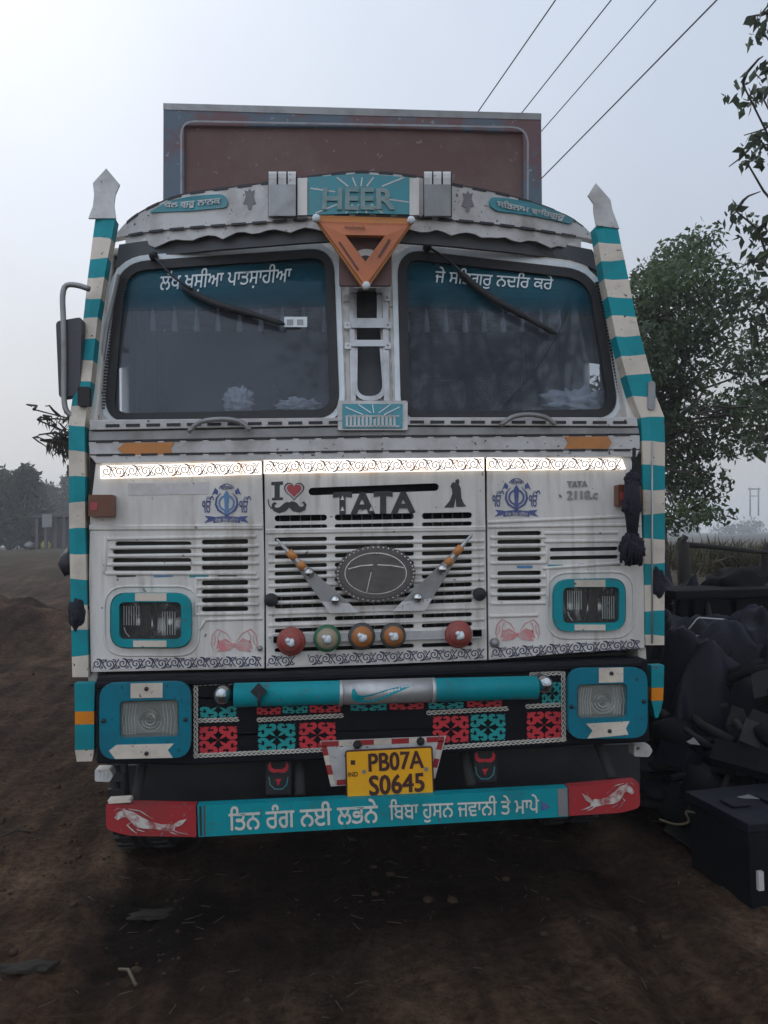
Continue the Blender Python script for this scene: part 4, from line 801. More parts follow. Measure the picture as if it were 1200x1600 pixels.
# ---- bumper
BY = -.10
b = MB(); b.plate([[(150, 1060), (600, 1050), (1012, 1030), (1016, 1160), (885, 1166), (600, 1184), (300, 1196), (150, 1194)], rect(183, 1092, 283, 1158, 8, -3), rect(898, 1066, 984, 1127, 8, -2)], flat(BY), 0, .10); b.box(-1.1, 1.15, -.115, .20, 1.055, 1.085, 1)
bp = b.build('bumper', [M['navy'], M['navy']], T, bevel=.008)
b = MB(); b.plate([[(200, 1196), (1000, 1162), (1000, 1236), (210, 1262)]], flat(.18), 0, .03); b.build('air_dam', M['black'], T)
def fleur(b, x0, y0, x1, y1, mi, f, off, half=0, sl_=-.02):
    cx, cy = (x0+x1)/2, (y0+y1)/2; hx, hy = (x1-x0)/2, (y1-y0)/2
    for sx_ in (1, -1):
        for sy_ in ((1, -1) if not half else (-1 if half == 1 else 1,)):
            X = lambda u, v: (cx+sx_*u*hx, cy+sy_*v*hy+sl_*sx_*u*hx)
            b.plate(rq([X(*p) for p in ((0, .03), (.30, .18), (.54, .40), (.80, .66), (.97, .97), (.66, .80), (.40, .54), (.18, .30), (.03, 0))], 2), f, off, .001, mi)
            for fl in (0, 1):
                Z = (lambda u, v: X(u, v)) if not fl else (lambda u, v: X(v, u))
                b.plate(rq([Z(*p) for p in ((.40, .36), (.44, .14), (.60, .03), (.80, .02), (.96, .12), (.97, .30), (.86, .42), (.74, .38), (.80, .26), (.70, .22), (.62, .32), (.66, .46))], 1.5, 3), f, off-.0006, .001, mi)
                b.plate(rq([Z(*p) for p in ((.70, .60), (.80, .48), (.97, .46), (.90, .56), (.98, .62), (.90, .68), (.96, .78), (.82, .74))], 1, 2), f, off-.0003, .001, mi)
def chain(b, a, c, w=7, mi=0, f=flat(BY), off=-.004):
    n_ = max(2, int(math.hypot(c[0]-a[0], c[1]-a[1])/7.5)); an = math.atan2(c[1]-a[1], c[0]-a[0])
    for i in range(n_):
        x = a[0]+(c[0]-a[0])*(i+.5)/n_; y = a[1]+(c[1]-a[1])*(i+.5)/n_
        pts = []
        for j in range(9): t = rad(20+300*j/8); u, v = 4.2*math.cos(t), w*.42*math.sin(t)*(1 if i % 2 else -1); pts.append((x+u*math.cos(an)-v*math.sin(an), y+u*math.sin(an)+v*math.cos(an)))
        b.stroke(pts, 1.7, f, off, .001, mi); b.stroke([(x-4*math.cos(an)+2.5*math.sin(an), y-4*math.sin(an)-2.5*math.cos(an)), (x+5*math.cos(an)-2*math.sin(an), y+5*math.sin(an)+2*math.cos(an))], 1.5, f, off-.0006, .001, mi)
b = MB(); fb = flat(BY); O = -.003
b.cut(); fleur(b, 310, 1134, 372, 1179, 0, fb, O); b.cut(); fleur(b, 402, 1130, 463, 1174, 1, fb, O); b.cut(); fleur(b, 466, 1128, 526, 1170, 0, fb, O)
b.cut(); fleur(b, 675, 1118, 734, 1161, 0, fb, O); b.cut(); fleur(b, 734, 1115, 791, 1158, 1, fb, O); b.cut(); fleur(b, 822, 1111, 879, 1155, 0, fb, O)
b.cut(); fleur(b, 311, 1085, 371, 1122, 1, fb, O, 2); b.cut(); fleur(b, 400, 1093, 440, 1117, 0, fb, O, 2); b.cut(); fleur(b, 440, 1091, 482, 1115, 1, fb, O, 2); b.cut(); fleur(b, 482, 1089, 534, 1114, 0, fb, O, 2); b.cut(); fleur(b, 546, 1089, 606, 1111, 1, fb, O, 2); b.cut(); fleur(b, 607, 1088, 664, 1109, 0, fb, O, 2); b.cut(); fleur(b, 668, 1086, 726, 1108, 1, fb, O, 2); b.cut(); fleur(b, 728, 1085, 786, 1105, 0, fb, O, 2); b.cut(); fleur(b, 846, 1065, 880, 1102, 1, fb, O)
b.pieces('flower_tile_print', [M['pattern_red'], M['pattern_teal']], bp)
b = MB()
for a, c in (((306, 1066), (306, 1184)), ((303, 1181), (515, 1171)), ((309, 1126), (373, 1124)), ((402, 1125), (536, 1118)), ((309, 1068), (372, 1066)), ((667, 1114), (794, 1107)), ((822, 1104), (876, 1101)), ((690, 1168), (884, 1155)), ((880, 1050), (881, 1158)), ((828, 1054), (878, 1051))): b.cut(); chain(b, a, c)
b.pieces('rope_border_print', M['chain'], bp)
# ---- pipe across the bumper
PY = -.185; pp = lambda x, y: P(x, y, PY)
def seg(b, x0, y0, x1, y1, r, mi): b.tube([pp(x0, y0), pp(x1, y1)], r, n=24, mi=mi)
b = MB(); seg(b, 366, 1086, 838, 1074, .047, 0); pipe = b.build('bumper_pipe', M['teal'], T)
b = MB(); seg(b, 534, 1082, 675, 1078, .0485, 0); seg(b, 530, 1083, 535.5, 1083, .051, 0); seg(b, 673.5, 1079, 679, 1079, .051, 0); slv = b.build('pipe_sleeve', M['alu'], pipe)
def f_pipe(x, z):
    zc = 1.0*(P(600, 1081, PY)[2]) + (x-P(600, 1081, PY)[0])*((P(838, 1074, PY)[2]-P(366, 1086, PY)[2])/(P(838, 1074, PY)[0]-P(366, 1086, PY)[0]))
    d = min(.046, abs(z-zc)); return PY-math.sqrt(.0486**2-d*d)
b = MB(); sw_t = [(552, 1075), (548, 1088), (556, 1092), (580, 1088), (610, 1079), (655, 1066)]; sw_b = [(552, 1075), (548, 1096), (566, 1099), (592, 1094), (622, 1083), (655, 1066)]
b.band(curve_path([(553, 1072), (560, 1086), (580, 1085), (610, 1076), (652, 1067)], 20), curve_path([(551, 1074), (551, 1094), (580, 1097), (612, 1086), (652, 1068)], 20), 20, f_pipe, -.0015, .001)
b.build('swoosh_print', M['teal'], slv)
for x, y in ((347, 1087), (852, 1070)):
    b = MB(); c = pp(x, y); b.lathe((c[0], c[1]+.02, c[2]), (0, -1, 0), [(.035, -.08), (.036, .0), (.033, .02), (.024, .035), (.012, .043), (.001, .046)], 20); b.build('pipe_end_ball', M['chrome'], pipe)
    b = MB(); b.lathe((c[0], c[1]-.012, c[2]+.012), (-.1, -1, .45), [(.016, .0), (.016, .012), (.01, .016), (.001, .017)], 14); b.build('ball_highlight', M['script'], pipe)  # highlight on the ball end, modelled as a small white disc
b = MB(); b.ptube([(404, 1082), (405, 1105)], .006, flat(-.24), 0, n=6); c = P(404, 1080, -.24); b.box(c[0]-.022, c[0]+.022, c[1]-.005, c[1]+.008, c[2]-.022, c[2]+.022, 0, Matrix.Translation(c) @ Matrix.Rotation(rad(45), 4, 'Y') @ Matrix.Translation(-Vector(c))); b.build('pipe_clip', M['black'], pipe)
# ---- flap and number plate
GY = -.12
b = MB(); tr = [(500, 1158), (697, 1150), (680, 1216), (517, 1229)]; b.plate([tr], flat(GY), 0, .006)
def edge(a, c, n_, w, inx, iny):
    for i in range(n_):
        p, q = lerp_path([a, c], i/n_), lerp_path([a, c], (i+1)/n_); b.plate([p, q, (q[0]+inx, q[1]+iny), (p[0]+inx, p[1]+iny)], flat(GY), -.003, .002, 1+(i % 2))
edge((502, 1159), (694, 1151), 7, 8, 0, 8); edge((502, 1166), (516, 1226), 4, 8, 8, -1); edge((693, 1158), (680, 1214), 4, 8, -8, -1); edge((526, 1227), (672, 1216), 5, 7, 0, -8)
flp = b.build('striped_flap', [M['lip'], M['red'], M['cream']], T)
b = MB()
for x, y in ((558, 1163), (657, 1158)): b.cut(); b.lathe(P(x, y, GY), (0, -1, 0), [(.018, 0), (.016, .012), (.009, .02), (.001, .02)], 8)
b.pieces('hinge_bolt', M['dark'], flp)
b = MB(); NY = -.165; fp = flat(NY)
pq = rq([(539, 1173), (676, 1166), (679, 1243), (541, 1252)], 5); b.plate([pq], fp, 0, .006, 1); b.plate([inset(pq, 2.5)], fp, -.003, .004, 0); npl = b.build('number_plate', [M['plate'], M['plate_ink']], T)
b = MB(); b.text('PB07A', [(576, 1178), (661, 1173), (662, 1200), (577, 1206)], fp, -.0045, .002, 0, .03); b.text('S0645', [(577, 1213), (662, 1208), (663, 1236), (578, 1243)], fp, -.0045, .002, 0, .03); b.cut()
b.text('IND', [(544, 1207), (559, 1206), (559, 1213), (544, 1214)], fp, -.0045, .002, 0, 0.01); b.plate(rect(548, 1188, 555, 1195), fp, -.0045, .002)
for x, y in ((569, 1206), (666, 1202)): b.plate(ell(x, y, 3.2, n=14), fp, -.006, .004, 1)
b.pieces('registration_mark', [M['plate_ink'], M['steel']], npl)
# horned patches hanging below the bumper
for x0, y0, x1, y1 in ((415, 1186, 455, 1242), (740, 1170, 776, 1222)):
    b = MB(); b.plate(rect(x0, y0, x1, y1), flat(-.02), 0, .008); pt = b.build('rubber_patch', M['rubber'], T)
    cx = (x0+x1)/2; b = MB(); O = -.002; fz = flat(-.02)
    for s_ in (1, -1): b.plate([(cx+s_*u, y0+v) for u, v in ((0, 16), (6, 16), (11, 13), (12, 4), (16, 10), (15, 17), (10, 21), (4, 21), (0, 20))], fz, O, .0015, 0)
    b.plate([(cx-5, y0+32), (cx+5, y0+31), (cx+2, y0+36), (cx, y0+42), (cx-2, y0+36)], fz, O, .0015, 0); b.stroke([(cx-15, y0+28), (cx-13, y0+40), (cx-6, y0+47), (cx+6, y0+47), (cx+13, y0+40), (cx+15, y0+28)], 1.6, fz, O, .0015, 1)
    b.build('horned_head_print', [M['pattern_red'], M['teal_dull']], pt)
# ---- low guard bar with verse
LY = -.20; fl = flat(LY)
b = MB(); b.plate([[(308, 1259), (600, 1246), (887, 1231), (888, 1276), (600, 1292), (310, 1308)]], fl, 0, .05, 0)
b.plate([rq([(165, 1256), (306, 1259), (307, 1308), (200, 1306), (166, 1296)], [6, 1, 1, 12, 8])], fl, .006, .05, 1); b.plate([rq([(888, 1230), (998, 1220), (1001, 1262), (970, 1270), (889, 1275)], [1, 6, 10, 8, 1])], fl, .006, .05, 1)
gb = b.build('guard_bar', [M['teal'], M['red']], T, bevel=.005)
b = MB(); b.plate([(168, 1251), (202, 1249), (204, 1254), (170, 1256)], fl, .0, .05); b.cut(); b.plate([(871, 1233), (886, 1232), (887, 1275), (873, 1276)], fl, -.003, .004, 1); b.pieces('bar_cap', [M['cream'], M['steel']], gb)
b = MB(); b.text('ਿਤਨ ਰੰਗ ਨਈ ਲਭਨੇ', [(357, 1261), (590, 1248), (591, 1285), (358, 1298)], fl, -.002, .0015, 0, .018); b.cut(); b.text('ਿਬਬਾ ਹੁਸਨ ਜਵਾਨੀ ਤੇ ਮਾਪੇ', [(608, 1249), (842, 1241), (842, 1276), (609, 1288)], fl, -.002, .0015, 0, .012)
b.cut(); b.plate([(846, 1251), (861, 1261), (846, 1267)], fl, -.002, .0015, 1); b.cut(); b.stroke([(313, 1260), (314, 1306)], 3, fl, -.002, .0015, 2); b.stroke([(319, 1260), (320, 1306)], 2, fl, -.002, .0015, 3); b.pieces('painted_verse', [M['letter'], M['emblem_blue'], M['black'], M['brown_ink']], gb)
def horse(x0, y0, w, h, d, par):
    b = MB(); X = lambda u, v: (x0+(u if d > 0 else 1-u)*w, y0+v*h - (0 if d > 0 else 0)); O = .0025
    b.plate([X(*p) for p in ((.00, .36), (.03, .20), (.10, .10), (.13, .02), (.16, .09), (.26, .16), (.36, .34), (.48, .50), (.62, .60), (.72, .58), (.80, .68), (.79, .82), (.68, .84), (.52, .76), (.38, .74), (.28, .68), (.22, .50), (.17, .34), (.11, .34), (.05, .44))], fl, O, .0015)
    b.plate([X(*p) for p in ((.76, .62), (.84, .48), (.95, .40), (.88, .62), (.80, .70))], fl, O-.0004, .0015)
    for pts in (((.24, .5), (.17, .62), (.24, .8), (.3, .92)), ((.32, .62), (.3, .78), (.4, .86)), ((.72, .76), (.84, .88), (.97, .96)), ((.66, .78), (.78, .92), (.86, .98))): b.stroke([X(*p) for p in pts], 2.0, fl, O-.0008, .0015, 0, True)
    for pts in (((.18, .04), (.34, .12), (.5, .4)), ((.12, .06), (.05, .02), (.0, .12))): b.stroke([X(*p) for p in pts], 1.6, fl, O, .0015, 0, True)
    b.build('horse_painting', M['wornwhite'], par)
horse(178, 1262, 120, 44, 1, gb); horse(905, 1222, 86, 46, -1, gb)
# tow hook brackets and small lamps under the bumper
for x, y in ((161, 1212), (1004, 1173)):
    b = MB(); b.plate([rq([(x-13, y-10), (x+10, y-10), (x+16, y), (x+10, y+10), (x-13, y+9)], 3)], flat(-.03), 0, .06); sm = b.build('step_reflector', M['lip'], T, bevel=.006)
b = MB(); b.text('117', [(154, 1208), (168, 1207), (168, 1215), (154, 1216)], flat(-.03), -.002, .001, 0, .01); b.build('cast_number', M['script'], sm)
for x in (-.95, -.3, .4, 1.0):
    b = MB(); b.tube([(x, -.12, .60), (x, .05, .72), (x, .25, .9)], .022, n=8); b.build('bar_bracket', M['dark'], T)
# ---- chassis, axle, wheels
b = MB()
for x in (-.42, .46): b.box(x-.04, x+.04, .05, 8.6, .78, 1.02)
b.box(-.9, .95, .12, .2, .72, .98); b.tube([(-.95, 1.18, .5), (.98, 1.18, .5)], .06, n=10); b.tube([(-.5, .9, .78), (-.5, 1.35, .60), (-.5, 1.9, .78)], .04, n=8); b.tube([(.55, .9, .78), (.55, 1.35, .60), (.55, 1.9, .78)], .04, n=8); b.box(-.35, .4, .5, 1.5, .62, 1.1); b.box(-1.1, 1.15, .06, .12, .98, 1.10)
b.build('chassis', M['dark'], T, bevel=.01)
def wheel(x, y, w=.27, R_=.50):
    b = MB(); prof = [(.28, -w/2+.02), (.40, -w/2), (.47, -w/2+.01)]
    for i in range(5): a = -w/2+.025+i*(w-.05)/5; prof += [(R_, a+.004), (R_, a+(w-.05)/5-.012), (R_-.014, a+(w-.05)/5-.009), (R_-.014, a+(w-.05)/5)]
    prof += [(.47, w/2-.01), (.40, w/2), (.28, w/2-.02)]; b.lathe((x, y, R_-.015), (1, 0, 0), prof, 40)
    for i in range(40):
        a = 2*math.pi*i/40
        for s_ in (-1, 1): b.box(x+s_*w*.32-.04, x+s_*w*.32+.04, -.022, .022, R_-.012, R_+.006, 0, Matrix.Translation((0, y, R_-.015)) @ Matrix.Rotation(a, 4, 'X'))
    t_ = b.build('wheel', M['rubber'], T); b = MB(); s_ = -1 if x < 0 else 1; b.lathe((x, y, R_-.015), (s_, 0, 0), [(.27, -.1), (.28, w/2-.03), (.20, w/2-.10), (.12, w/2-.02), (.10, w/2+.03), (.001, w/2+.04)], 24); b.build('rim', M['steel'], t_)
for x in (-1.12, 1.17): wheel(x, 1.18)
for y in (5.6, 6.9):
    for x in (-1.0, 1.2): wheel(x, y, .5)
# ---- cargo body
CY = 1.9; fc = flat(CY)
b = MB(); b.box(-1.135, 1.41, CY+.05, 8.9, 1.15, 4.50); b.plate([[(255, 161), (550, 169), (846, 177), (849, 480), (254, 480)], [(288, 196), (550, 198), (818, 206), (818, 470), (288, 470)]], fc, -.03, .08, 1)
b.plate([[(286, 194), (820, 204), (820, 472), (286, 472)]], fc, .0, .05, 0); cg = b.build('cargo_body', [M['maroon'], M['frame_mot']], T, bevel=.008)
b = MB()
rim_o = rq([(283, 480), (283, 189), (825, 199), (824, 480)], [1, 22, 26, 1]); b.stroke(rim_o, 3.0, fc, -.032, .003); b.build('pinstripe', M['fadedline'], cg)
b = MB(); b.band([(255, 161), (550, 168.5), (846, 177)], [(255, 171), (550, 180), (846, 187)], 10, fc, -.034, .004); b.build('top_rail', M['steel'], cg)
b = MB()
for i in range(12): y = 2.4+i*.55; b.cut(); b.box(-1.165, -1.13, y, y+.07, 1.15, 4.48); b.cut(); b.box(1.405, 1.44, y, y+.07, 1.15, 4.48)
b.pieces('side_rib', M['teal_dull'], cg)
# ---- hanging tassel on the cab corner (hung on, so its own thing)
b = MB(); TY = -.09
b.tube([P(991, 700, TY), P(990, 730, TY), P(988, 745, TY)], .008, n=8); b.blob(P(988, 752, TY), (.034, .03, .045), 0, .35, 4, 4, 1); b.tube([P(987, 750, TY), P(988, 785, TY), P(988, 836, TY)], [.03, .036, .022], n=12); b.blob(P(987, 792, TY), (.038, .034, .05), 0, .4, 4, 4, 4)
b.blob(P(987, 856, TY), (.052, .042, .062), 0, .3, 5, 4, 2)
for i in range(64):
    a = random.uniform(0, 6.28); r = random.uniform(.2, 1); dx, dy = r*math.cos(a), r*math.sin(a); c = P(988+6*dx, 834, TY+.03*dy); b.tube([c, P(988+18*dx, 856, TY+.05*dy), P(987+21*dx+random.uniform(-2, 2), 876+random.uniform(-10, 9), TY+.055*dy)], .006, n=5)
o = b.build('tassel', M['tassel']); tag(o, 'long black yarn tassel hanging beside the headlamp', 'tassel')
# ---- cloth and bags on the dashboard
for (px_, py_, r, s_, lab) in ((372, 628, (.055, .04, .065), 3, 'small crumpled plastic bag upright on the dashboard'), (905, 634, (.17, .08, .07), 8, 'white crumpled plastic sheet on the dashboard, tree side'), (468, 634, (.09, .05, .03), 12, 'flattened pale paper bundle on the dashboard by the middle pillar')):
    b = MB(); c = P(px_, py_, .30); b.blob(c, r, 0, .75, 4.2, 4, s_); o = b.build('crumpled_bag', M['plasticbag']); tag(o, lab, 'plastic bag', 'rubbish on the dashboard')

# ================================================================== trees and plants
def leaves(centers, radii, counts, size, rs, droop=.3, asp=.5):
    V = []; F_ = []; o = 0
    for c, r, k in zip(centers, radii, counts):
        p = rs.normal(size=(k, 3)); p /= np.linalg.norm(p, axis=1)[:, None]+1e-9; p *= (rs.random(k)**.45)[:, None]; p = p*np.array(r)+np.array(c)
        a = rs.normal(size=(k, 3)); a[:, 2] -= droop; a /= np.linalg.norm(a, axis=1)[:, None]; w = np.cross(a, rs.normal(size=(k, 3))); w /= np.linalg.norm(w, axis=1)[:, None]+1e-9
        s_ = size*rs.uniform(.6, 1.25, k)[:, None]; nr = np.cross(a, w)
        q = np.stack([p, p+a*s_*.45+w*s_*asp*.5+nr*s_*.06, p+a*s_, p+a*s_*.45-w*s_*asp*.5+nr*s_*.06], 1).reshape(-1, 3)
        V.append(q); F_ += [(o+4*i, o+4*i+1, o+4*i+2, o+4*i+3) for i in range(k)]; o += 4*k
    return np.concatenate(V), F_
def leafmesh(name, V, F_, mat, parent):
    me = bpy.data.meshes.new(name); me.from_pydata(V.tolist(), [], F_); me.materials.append(mat); ob = bpy.data.objects.new(name, me); C.objects.link(ob)
    if parent is not None: ob.parent = parent; ob.location = -parent.location
    return ob
def limb(b, a, c, r0, r1, rs, wob=.15, n_=6):
    a, c = np.array(a, float), np.array(c, float); pts = [a+(c-a)*t+np.array([*(rs.normal(size=2)*wob*math.sin(math.pi*t)), wob*math.sin(math.pi*t)*.8]) for t in np.linspace(0, 1, n_)]
    b.tube(pts, [r0+(r1-r0)*t for t in np.linspace(0, 1, n_)], n=7); return pts
def tree(name, label, cat, base, fork, tips, rads, cnts, size, mat, seed, r0=.16, group=None, droop=.4, asp=.5, lr=None):
    rs = np.random.default_rng(seed); t = thing(name, label, cat, tuple(float(v) for v in base), group)
    b = MB(); limb(b, base, fork, r0, r0*.7, rs, .1)
    for tp in tips:
        pts = limb(b, fork, tp, lr or r0*.45, .008, rs, .25, 7)
        for _ in range(3): q = pts[rs.integers(3, 7)]; limb(b, q, q+rs.normal(size=3)*np.mean(np.array(rads), 0)*.8, .02, .005, rs, .05, 4)
    b.build('trunk', M['bark'], t); V, F_ = leaves(tips, rads, cnts, size, rs, droop, asp); leafmesh('crown', V, F_, mat, t); return t
rs = np.random.default_rng(5)
# leafy tree right of the lorry
tips = []; rads = []; cn = []
spec = [(1085, 385, 42, 34, 420), (1060, 405, 46, 36, 600), (1030, 440, 50, 44, 850), (1000, 470, 36, 46, 700), (1090, 440, 60, 46, 900), (1140, 470, 60, 46, 700), (1040, 510, 60, 60, 1400), (1000, 560, 46, 70, 1300), (1090, 520, 60, 44, 900), (1150, 560, 56, 40, 500), (1190, 560, 50, 60, 600), (1060, 590, 54, 36, 700), (1030, 640, 50, 56, 900), (1100, 640, 60, 44, 560), (1160, 640, 60, 44, 650), (1060, 700, 56, 50, 800), (1110, 690, 46, 40, 420), (1050, 750, 44, 44, 700), (1095, 755, 44, 34, 460), (1070, 800, 44, 26, 320), (1110, 800, 30, 22, 160), (1045, 820, 40, 24, 200), (1170, 690, 50, 30, 380), (1195, 640, 40, 50, 500), (960, 520, 40, 60, 500), (960, 620, 40, 80, 700)]
for x, y, rx, ry, k in spec:
    Y = 8.6+rs.uniform(-1.1, 1.1); d = Y+3.4; tips.append(P(x, y, Y)); rads.append((rx/FPX*d, .7, ry/FPX*d)); cn.append(int(k*1.12))
base = P(1020, 850, 8.6); base[2] = gh(base[0], base[1])-.1; fork = P(1030, 690, 8.6)
tree('leafy_tree', 'dense broad leaved tree standing right beside the lorry', 'tree', base, fork, tips, rads, [int(c*.95) for c in cn], .105, M['leaf'], 21, .17, droop=.5, lr=.03)
# nearer tree whose trunk is beyond the frame; its twigs reach in
tips = []; rads = []; cn = []
for x, y, rx, ry, k in [(1196, 20, 18, 18, 60), (1190, 45, 14, 12, 50), (1205, 90, 10, 12, 30), (1160, 130, 24, 9, 34), (1185, 140, 24, 14, 70), (1210, 130, 30, 24, 110), (1185, 215, 18, 20, 60), (1205, 225, 22, 24, 90), (1165, 250, 12, 10, 14), (1150, 330, 26, 12, 34), (1180, 350, 30, 18, 70), (1205, 370, 30, 30, 110), (1180, 405, 30, 20, 60), (1195, 450, 30, 24, 80), (1180, 500, 26, 20, 50), (1190, 530, 30, 20, 70), (1188, 600, 30, 22, 60), (1195, 690, 26, 26, 70), (1280, 100, 60, 60, 500), (1300, 300, 70, 70, 600), (1290, 480, 70, 70, 500), (1380, 200, 90, 90, 700), (1380, 420, 90, 90, 700), (1330, 0, 80, 80, 600)]:
    Y = 4.2+rs.uniform(-.4, .6); d = Y+3.4; tips.append(P(x, y, Y)); rads.append((rx/FPX*d, .35, ry/FPX*d)); cn.append(int(k*(.5 if x < 1240 else 1.1)))
tree('leafy_tree', 'tree whose large dark leaves overhang the fence and the scrap bench', 'tree', (6.3, 4.6, .0), (6.1, 4.5, 3.0), tips, rads, cn, .125, M['leaf_near'], 22, .2, droop=1.1, asp=.55, lr=.03)
tips = []; rads = []; cn = []
for i in range(60):  # unseen overhead crown, added to keep sky light off the ground
    x, y = rs.uniform(-1.5, 8), rs.uniform(-8, 3.2); z = rs.uniform(5.6, 8.5)+max(0, y+3)*.25+max(0, 1.0-x)*.2
    tips.append((x, y, z)); rads.append((.95, .95, .5)); cn.append(260)
tree('leafy_tree', 'unseen wide crowned tree added to shade the ground before the lorry', 'tree', (4.6, -7.5, 0), (4.4, -7.2, 3.6), tips, rads, cn, .14, M['leaf_near'], 25, .22, lr=.04)
# slender sapling with drooping leaves, behind the mirror-side pole
tips = []; rads = []; cn = []
for x, y, rx, ry, k in [(72, 655, 14, 6, 8), (92, 650, 12, 6, 10), (95, 690, 14, 18, 60), (82, 692, 8, 14, 26), (104, 700, 10, 18, 60), (120, 660, 16, 30, 80), (118, 720, 16, 30, 80)]:
    Y = 7+rs.uniform(-.2, .2); tips.append(P(x, y, Y)); rads.append((rx/FPX*10, .15, ry/FPX*10)); cn.append(k)
base = P(122, 980, 7); base[2] = gh(base[0], base[1])-.05
tree('sapling', 'thin sapling with drooping leaves behind the mirror', 'tree', base, P(120, 720, 7), tips, rads, cn, .13, M['leaf_dry'], 23, .03, droop=3.5, asp=.22)
# far trees at the left
farL = [(-34, 790, 44, 70, 52, 'tall dark bushy tree farthest from the lorry, beyond the earth bank'), (14, 800, 36, 52, 52, 'rounded dark tree between the tall bushy one and the shack'), (46, 812, 26, 40, 60, 'squat bush close behind the pale sack'), (74, 806, 34, 38, 85, 'low hazy tree showing over the shack roof'), (104, 800, 38, 44, 85, 'hazy tree half hidden by the striped pole on the mirror side'), (160, 790, 44, 52, 85, 'hazy tree seen only past the cab on the mirror side')]
for i, (x, y, rx, ry, Y, lab) in enumerate(farL):
    d = Y+3.4; rs2 = np.random.default_rng(40+i); c = P(x, y, Y); tp = []; rd = []; ct = []
    for k in range(13):
        o_ = np.array([rs2.uniform(-1, 1)*rx, 0, rs2.uniform(-.8, 1)*ry])/FPX*d; o_[1] = rs2.uniform(-1.2, 1.2); q = c+o_; tp.append(q); rd.append((rx*.52/FPX*d, 1.0, ry*.45/FPX*d)); ct.append(700)
    base = P(x, 850, Y); base[2] = gh(base[0], base[1]); tree('far_tree', lab, 'tree', base, (base[0], base[1], base[2]+1.0), tp, rd, ct, .42, M['leaf_far'], 60+i, .2, 'far trees beyond the bank')
# distant wood as one mass on both sides
V_ = []; cs = []; rd = []; ct = []
for i in range(90):
    x = -230+i*5.4+rs.uniform(-2, 2); y = 235+rs.uniform(-8, 14); h = rs.uniform(2.4, 4.6); cs.append((x, y, gh(x, y)+h*.55)); rd.append((4.2, 3, h*.6)); ct.append(120)
V, F_ = leaves(cs, rd, ct, 1.3, rs); o = leafmesh('distant_wood', V, F_, M['leaf_far'], None); tag(o, 'hazy line of woodland along the horizon', 'woodland', kind='stuff')

# ================================================================== far left: shack and bits
t = thing('shack', 'low dark shack with white sheet far off beyond the bank', 'shack', tuple(float(v) for v in P(85, 850, 50)))
def pz(x, y): return P(x, y, 50)
b = MB(); a, c = pz(66, 846), pz(140, 846); zt = pz(90, 806)[2]; b.box(a[0], c[0], 50.6, 53, -.3, zt-.2); b.build('wall', M['shack'], t)
b = MB(); b.box(a[0]-.4, c[0]+.2, 49.2, 53.4, zt-.1, zt+.05); b.build('roof', M['shack'], t)
for x in (62, 76, 91, 104): q = pz(x, 846); b = MB(); b.box(q[0]-.09, q[0]+.09, 49.4, 49.58, -.3, zt-.1); b.build('post', M['shack'], t)
b = MB(); p0, p1 = pz(73, 804), pz(88, 824); b.box(p0[0], p1[0], 49.1, 49.15, p1[2], p0[2]); b.build('hanging_sheet', M['whitecloth'], t)
b = MB(); b.blob(pz(72, 853), (.32, .3, .35), 0, .5, 2, 2, 4); tag(b.build('sack', M['yellowcloth']), 'bright yellow sack lying in front of the shack', 'sack')
b = MB(); b.blob(pz(46, 852), (.3, .3, .22), 0, .5, 2, 2, 5); tag(b.build('sack', M['whitecloth']), 'small pale sack lying near the yellow one', 'sack')
# far gantry at the right
t = thing('pylon', 'tiny far electricity gantry on the horizon', 'pylon', tuple(float(v) for v in P(1178, 800, 200)))
b = MB()
for x in (1172, 1185): b.tube([P(x, 806, 200), P(x, 762, 200)], .22, n=5)
b.tube([P(1169, 764, 200), P(1188, 764, 200)], .2, n=5); b.tube([P(1172, 775, 200), P(1185, 775, 200)], .12, n=5); b.build('frame', M['wire'], t)
# overhead cables running off to the far left behind the lorry
vp = np.array(P(258, 838, 1000.))-CAM; vp /= np.linalg.norm(vp)
for i, (x, y, lab) in enumerate(((868, 0, 'first and steepest overhead cable above the cargo body'), (955, 0, 'second overhead cable from the left, above the cargo body'), (1025, 0, 'third overhead cable, meeting the cargo body near its corner'), (1120, 0, 'rightmost and thickest overhead cable beside the cargo body'))):
    d = FW*FPX+RT*(x-600)-UP*(y-800); d = d/d[2]; p = CAM+d*(6.8-CAM[2]+.25*i); b = MB()
    pts = [p+vp*s_*(np.array([1, 1, 0]))+np.array([0, 0, -.9*math.sin(math.pi*(s_+20)/80) if s_ < 60 else 0]) + np.array([0, 0, .9*math.sin(math.pi*20/80)]) for s_ in np.linspace(-20, 60, 30)]
    b.tube(pts, .007+.003*(i == 3), n=5); tag(b.build('overhead_cable', M['wire']), lab, 'cable', 'overhead cables')

# ================================================================== right side: fence and scrap heap
t = thing('wooden_fence', 'rough log rail fence under the dense tree', 'fence', tuple(float(v) for v in P(1065, 930, 5)))
b = MB(); q = P(1066, 850, 5); b.tube([(q[0], 5, 0), (q[0]+.02, 5, 1.0), (q[0], 5, q[2]+.02)], [.09, .08, .07], n=9); b.tube([P(1060, 858, 5), P(1066, 848, 5), P(1072, 838, 5)], .03, n=6); b.build('post', M['wood'], t)
b = MB(); q = P(1195, 862, 5.2); b.tube([(q[0], 5.2, 0), (q[0], 5.2, q[2]), P(1200, 850, 5.2)], [.06, .05, .04], n=8); b.build('post', M['wood'], t)
b = MB(); b.tube([P(1060, 850, 5), P(1100, 853, 5.05), P(1150, 858, 5.1), P(1182, 862, 5.15), P(1260, 864, 5.2)], [.032, .03, .028, .024, .02], n=8); b.build('rail', M['wood'], t)
